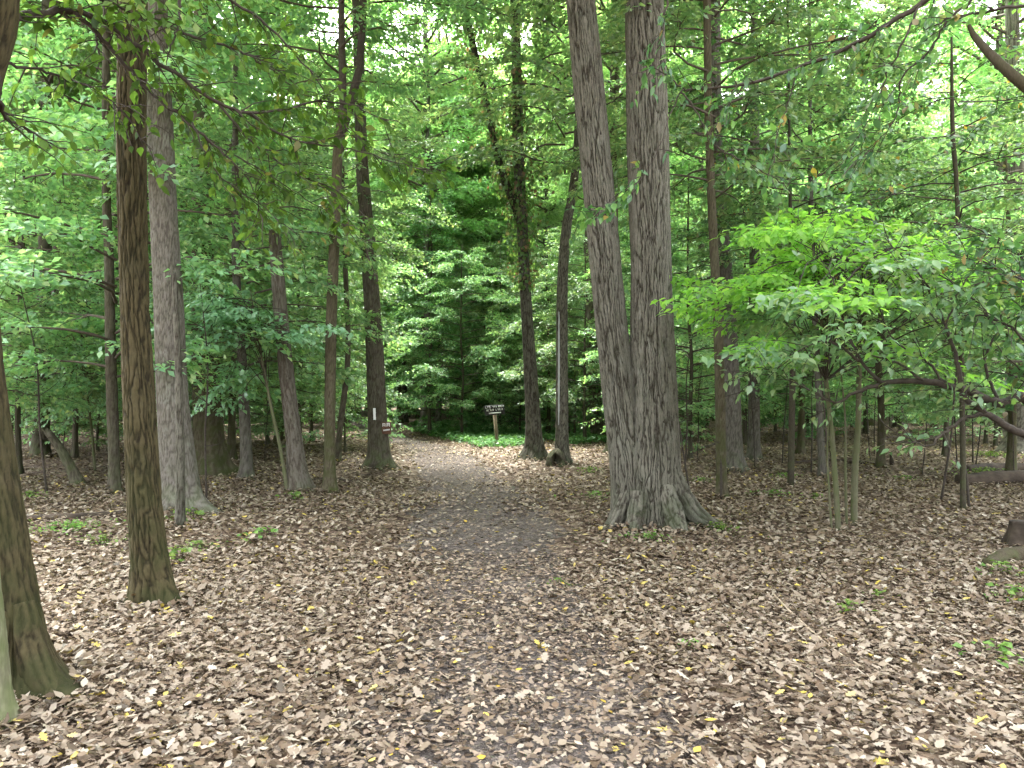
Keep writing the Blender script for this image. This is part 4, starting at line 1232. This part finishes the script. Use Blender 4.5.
r = np.random.default_rng(123)
n = 42000
aa = r.uniform(-.72, .72, n); dd = r.uniform(104, 118, n)
x = np.tan(aa) * dd; y = dd
hh = 7 + 7 * vnoise(x * .12 + 50, y * .12)
zz = r.random(n) * hh
b = r.random(n) * 2 * PI
v, f = leaves(np.stack([x, y, gz(x, y) + zz], -1), np.stack([np.cos(b), np.sin(b), r.normal(0, .3, n)], -1), np.array([0, 0, 1.0]) + r.normal(0, .7, (n, 3)), .75 * r.uniform(.6, 1.3, n), 'diamond', 1.3)
kind(link("far_woods", mesh_np("far_woods", v, f, M["leaf_mid"])), "stuff")
for (px, d, sc_, lab) in [(12, 20, 1.3, "leafy bush in the shade at the left edge, behind the leaning broken trunk"), (58, 23, 1.5, "leafy bush right behind the leaning broken trunk"), (98, 21, 1.2, "leafy bush behind the thin grey trunk at left"),
                          (146, 23, 1.5, "leafy bush in the gap between the furrowed and pale grey trunks"), (190, 25, 1.6, "leafy bush left of the broad mossy trunk"), (232, 22, 1.2, "leafy bush right of the broad mossy trunk"),
                          (268, 24, 1.5, "leafy bush behind the bent sapling"), (312, 26, 1.5, "leafy bush between the shaggy snag and forked tree"), 
                          (575, 31, 1.6, "leafy bush between the streaked trunk and the twin oak"), (520, 33, 1.4, "leafy bush behind the ivy-covered tree's foot"), (700, 27, 1.4, "leafy bush between the twin oak and the slim trunk, far back"),
                          (775, 30, 1.5, "leafy bush far behind the bright shrub's left side"), (900, 29, 1.6, "leafy bush far behind the arching bare branch"), (985, 24, 1.5, "leafy bush behind the rotting logs at right")]:
    x = (px - 512) / F * d
    woods_tree("woodland_shrub", lab, "shrub", None, x, d, 5, R.choice(["bush0", "bush1"]), sc_, R.uniform(0, 6.28))

mb = MB()
r = np.random.default_rng(140)
main = curve([(0, 0, -.05, .018), (.03, .02, 1.0, .015), (.0, .05, 2.0, .011), (.12, .0, 3.2, .005)], 16)
mb.add(*tube(main[:, :3], main[:, 3], 6))
for k in range(14):
    i = r.integers(4, 15); a = r.random() * 6.28; l = r.uniform(.25, .8)
    p0 = main[i, :3]; p1 = p0 + (math.cos(a) * l, math.sin(a) * l, r.uniform(.1, .5) * l)
    mb.add(*tube(curve([p0, (p0 + p1) / 2 + r.normal(0, .04, 3), p1], 6), np.linspace(.007, .002, 6), 4, False))
bare = mb.mesh("bare_stem", M["twig"], True)
for k in range(26):
    d = R.uniform(11, 21); px = R.uniform(680, 1015) if k < 18 else R.uniform(30, 320)
    x = (px - 512) / F * d
    side = "under and behind the bright shrub" if k < 18 else "in the shade of the left woods"
    o = link("bare_sapling", bare, None, (x, d, float(gz(x, d))), (R.uniform(-.12, .12), R.uniform(-.12, .12), R.uniform(0, 6)), (R.uniform(.6, 1.1),) * 3)
    tag(o, "one of the thin bare twiggy stems " + side, "sapling", "thin bare stems " + side)

# ---------------------------------------------------------------- leaf litter and low plants
def fan(n, d0, d1, spread=.82, seed=0):
    r = np.random.default_rng(seed)
    d = np.sqrt(r.uniform(d0 * d0, d1 * d1, n))
    x = r.uniform(-spread, spread, n) * d
    return r, x, d


def not_in_trunks(x, y):
    ok = np.ones(len(x), bool)
    for (a, b, c) in HERO:
        ok &= np.hypot(x - a, y - b) > c * .85
    return ok


def path_mask(x, y):
    """1 off the path, low on its bare trodden middle; near the camera leaves cover it"""
    off = np.abs(x - path_x(y)) + (vnoise(x * 1.3, y * 1.3) - .5) * 1.1
    bare = 1 - smooth(.45, 1.35, off)
    return 1 - bare * (.80 + .12 * smooth(5.2, 7.0, y + (vnoise(x * .9 + 7, y * .9) - .5) * 2.2))


def scatter_litter(n, d0, d1, shape, size, seed, lift, tilt, mat, name, mask=path_mask, inv=False, curl=True):
    r, x, y = fan(n, d0, d1, .85, seed)
    p = mask(x, y)
    if inv:
        p = 1 - p + .12
    dens = .55 + .9 * vnoise(x * 1.7 + 30, y * 1.7)
    keep = (r.random(n) < p * dens) & not_in_trunks(x, y)
    x, y = x[keep], y[keep]
    m = len(x)
    pos = np.stack([x, y, gz(x, y) + .012 + r.random(m) * lift], -1)
    a = r.random(m) * 2 * PI
    tip = np.stack([np.cos(a), np.sin(a), r.normal(0, tilt, m)], -1)
    nr = np.stack([r.normal(0, tilt, m), r.normal(0, tilt, m), np.where(r.random(m) < .75, 1.0, -1.0)], -1)
    pos[:, 2] += np.where(nr[:, 2] < 0, .018, 0)
    cu = r.uniform(-.3, 1.3, m)
    return leaves(pos, tip, nr, size * r.uniform(.45, 1.3, m), shape, r.uniform(.75, 1.35, m), cu)


def banked(seed):
    r = np.random.default_rng(seed)
    PX, SZ = [], []
    for (a, b, c) in HERO:
        n = int(420 * min(1, (c / .25)) * (1 if b < 12 else .5))
        th = r.random(n) * 2 * PI
        q = c * r.uniform(.72, 1.15, n) + np.abs(r.normal(0, .10, n))
        x = a + q * np.cos(th); y = b + q * np.sin(th)
        z = gz(x, y) + .012 + r.random(n) * np.clip(.13 - .35 * (q - c * .8), .02, .13) * (.3 + .9 * vnoise(np.cos(th) * 1.4 + a * 3 + 8, np.sin(th) * 1.4 + b * 3))
        PX.append(np.stack([x, y, z], -1))
    P_ = np.concatenate(PX); m = len(P_)
    aa = r.random(m) * 2 * PI
    tip = np.stack([np.cos(aa), np.sin(aa), r.normal(0, .4, m)], -1)
    nr = np.stack([r.normal(0, .4, m), r.normal(0, .4, m), np.ones(m)], -1)
    return leaves(P_, tip, nr, .068 * r.uniform(.5, 1.3, m), 'dry', r.uniform(.8, 1.3, m), r.uniform(-.3, 1.6, m))


litter = MB()
litter.add(*banked(77))
litter.add(*scatter_litter(34000, 2.4, 7.5, 'oak', .068, 1, .03, .30, None, ""))
litter.add(*scatter_litter(42000, 2.4, 7.5, 'dry', .050, 2, .03, .30, None, ""))
litter.add(*scatter_litter(90000, 7.0, 14.5, 'dry', .064, 3, .035, .32, None, ""))
litter.add(*scatter_litter(110000, 14.0, 34.0, 'diamond', .09, 4, .03, .3, None, ""))
kind(link("fallen_leaves", litter.mesh("fallen_leaves", M["litter"])), "stuff")
chips = MB()
chips.add(*scatter_litter(60000, 2.4, 8.0, 'dry', .042, 5, .012, .2, None, "", inv=True))
chips.add(*scatter_litter(70000, 8.0, 26.0, 'diamond', .055, 6, .012, .2, None, "", inv=True))
chips.add(*scatter_litter(18000, 2.4, 6.0, 'dry', .03, 7, .02, .3, None, ""))
kind(link("leaf_fragments", chips.mesh("leaf_fragments", M["chips"])), "stuff")

r = np.random.default_rng(99)
tw = MB()
for _ in range(700):
    d = math.sqrt(r.uniform(2.5 ** 2, 13 ** 2)); x = r.uniform(-.8, .8) * d
    a = r.random() * 6.28; l = r.uniform(.06, .32) * (1.8 if r.random() < .1 else 1)
    z = float(gz(x, d)) + .03
    p0 = np.array([x, d, z]); p1 = p0 + np.array([math.cos(a) * l, math.sin(a) * l, r.normal(0, .02)])
    md = (p0 + p1) / 2 + r.normal(0, .12 * l, 3) * (1, 1, .3)
    w = r.uniform(.0015, .0045)
    tw.add(*tube(curve([p0, md, p1], 5), np.linspace(w, w * .5, 5), 4))
kind(link("twig_litter", tw.mesh("twig_litter", M["rotten"])), "stuff")

# low green plants: one mesh of seedling leaves per patch kind, then copies
def patch_mesh(seed, n, R_, h, size):
    r = np.random.default_rng(seed)
    a = r.random(n) * 2 * PI
    q = np.abs(r.normal(0, .5, n)) * R_
    pos = np.stack([q * np.cos(a), q * np.sin(a) * .8, r.uniform(.25, 1, n) * h * (1.1 - .5 * q / R_)], -1)
    b = r.random(n) * 2 * PI
    tip = np.stack([np.cos(b), np.sin(b), r.normal(-.1, .25, n)], -1)
    v, f = leaves(pos, tip, np.array([0, 0, 1.0]) + r.normal(0, .3, (n, 3)), size * r.uniform(.6, 1.2, n), 'diamond', 1.3)
    mb = MB()
    for i in range(0, n, 5):
        mb.add(*tube([(pos[i, 0] * .8, pos[i, 1] * .8, -.03), pos[i]], [.003, .002], 3, False))
    return mesh_np("seedling_leaves", v, f, M["low_green"]), mb.mesh("seedling_stems", M["twig"])


patches = [patch_mesh(91, 40, .20, .10, .05), patch_mesh(92, 110, .55, .12, .055), patch_mesh(93, 320, 1.1, .15, .06)]
seeds = [
    (648, 541, 1, .8, "green seedling clump at the twin oak's front foot"), (718, 532, 1, .9, "green seedling clump right of the twin oak's spreading root"),
    (598, 498, 1, .9, "green seedling clump just left of the twin oak's trunk"), (590, 472, 1, 1.0, "green seedlings behind and left of the twin oak"),
    (772, 497, 1, .9, "green seedlings right of the slim brown trunk"), (700, 484, 1, .8, "green seedlings between the twin oak and slim trunk"),
    (785, 478, 1, 1.0, "green seedlings behind the bright shrub's stems, left side"), (848, 610, 0, 1.0, "small seedling on the leaves below the bright shrub"),
    (875, 598, 0, .8, "tiny seedling right of the one below the bright shrub"), (985, 475, 2, .9, "green plant patch over the rotting logs"),
    (990, 455, 2, 1.0, "wide green patch behind the rotting logs at right"), (1005, 575, 0, 1.4, "small plant growing beside the mossy log at right"),
    (1000, 660, 0, 1.2, "small plant at the right edge in front of the mossy log"), (1012, 600, 0, 1.3, "bright small plant below the mossy log at the right edge"),
    (175, 562, 0, 1.6, "green seedlings at the furrowed tree's right side"), (200, 550, 1, .8, "green seedlings between the furrowed tree and path"),
    (262, 540, 0, 1.3, "lone seedling in the leaves left of the path"), (70, 533, 2, .7, "low green patch by the long thin log at left"),
    (105, 545, 1, .8, "seedlings in front of the low green patch at left"), (30, 500, 1, 1.0, "seedlings beside the left edge trunk"),
    (296, 500, 0, 1.4, "seedlings at the shaggy snag's foot"), (560, 575, 0, .7, "tiny green sprig at the path's right edge"),
    (905, 480, 1, .8, "green seedlings left of the rotting logs"), (690, 640, 0, .6, "tiny sprig on the leaves in the lower middle right"),
    (185, 525, 0, 1.8, "seedlings against the pale grey trunk's foot"), (815, 500, 1, .7, "seedlings just left of the bright shrub's stems"),
]
for (px, py, k, sc, lab) in seeds:
    x, y = gp(px, py)
    rt = thing("seedling_patch", lab, "plant", (x, y, float(gz(x, y))), "seedlings on the forest floor", R.uniform(0, 6), sc)
    link("leaves", patches[k][0], rt)
    link("stems", patches[k][1], rt)

# ground cover beyond the bend
r = np.random.default_rng(95)
n = 36000
x = r.uniform(-5.5, 3.4, n); y = r.uniform(23.5, 46, n)
ok = (x > path_x(y) + 1.5) & (vnoise(x * .8, y * .5) > .25 + .25 * (y > 36)) & (y > 24 + .35 * x + vnoise(x, x * 0) * 1.5)
x, y = x[ok], y[ok]; n = len(x)
pos = np.stack([x, y, gz(x, y) + r.uniform(.03, .24, n)], -1)
b = r.random(n) * 2 * PI
v, f = leaves(pos, np.stack([np.cos(b), np.sin(b), 0 * b], -1), np.array([0, 0, 1.0]) + r.normal(0, .4, (n, 3)), .13 * r.uniform(.6, 1.2, n), 'diamond', 1.3)
kind(link("ground_cover", mesh_np("ground_cover", v, f, M["leaf_dark"])), "stuff")
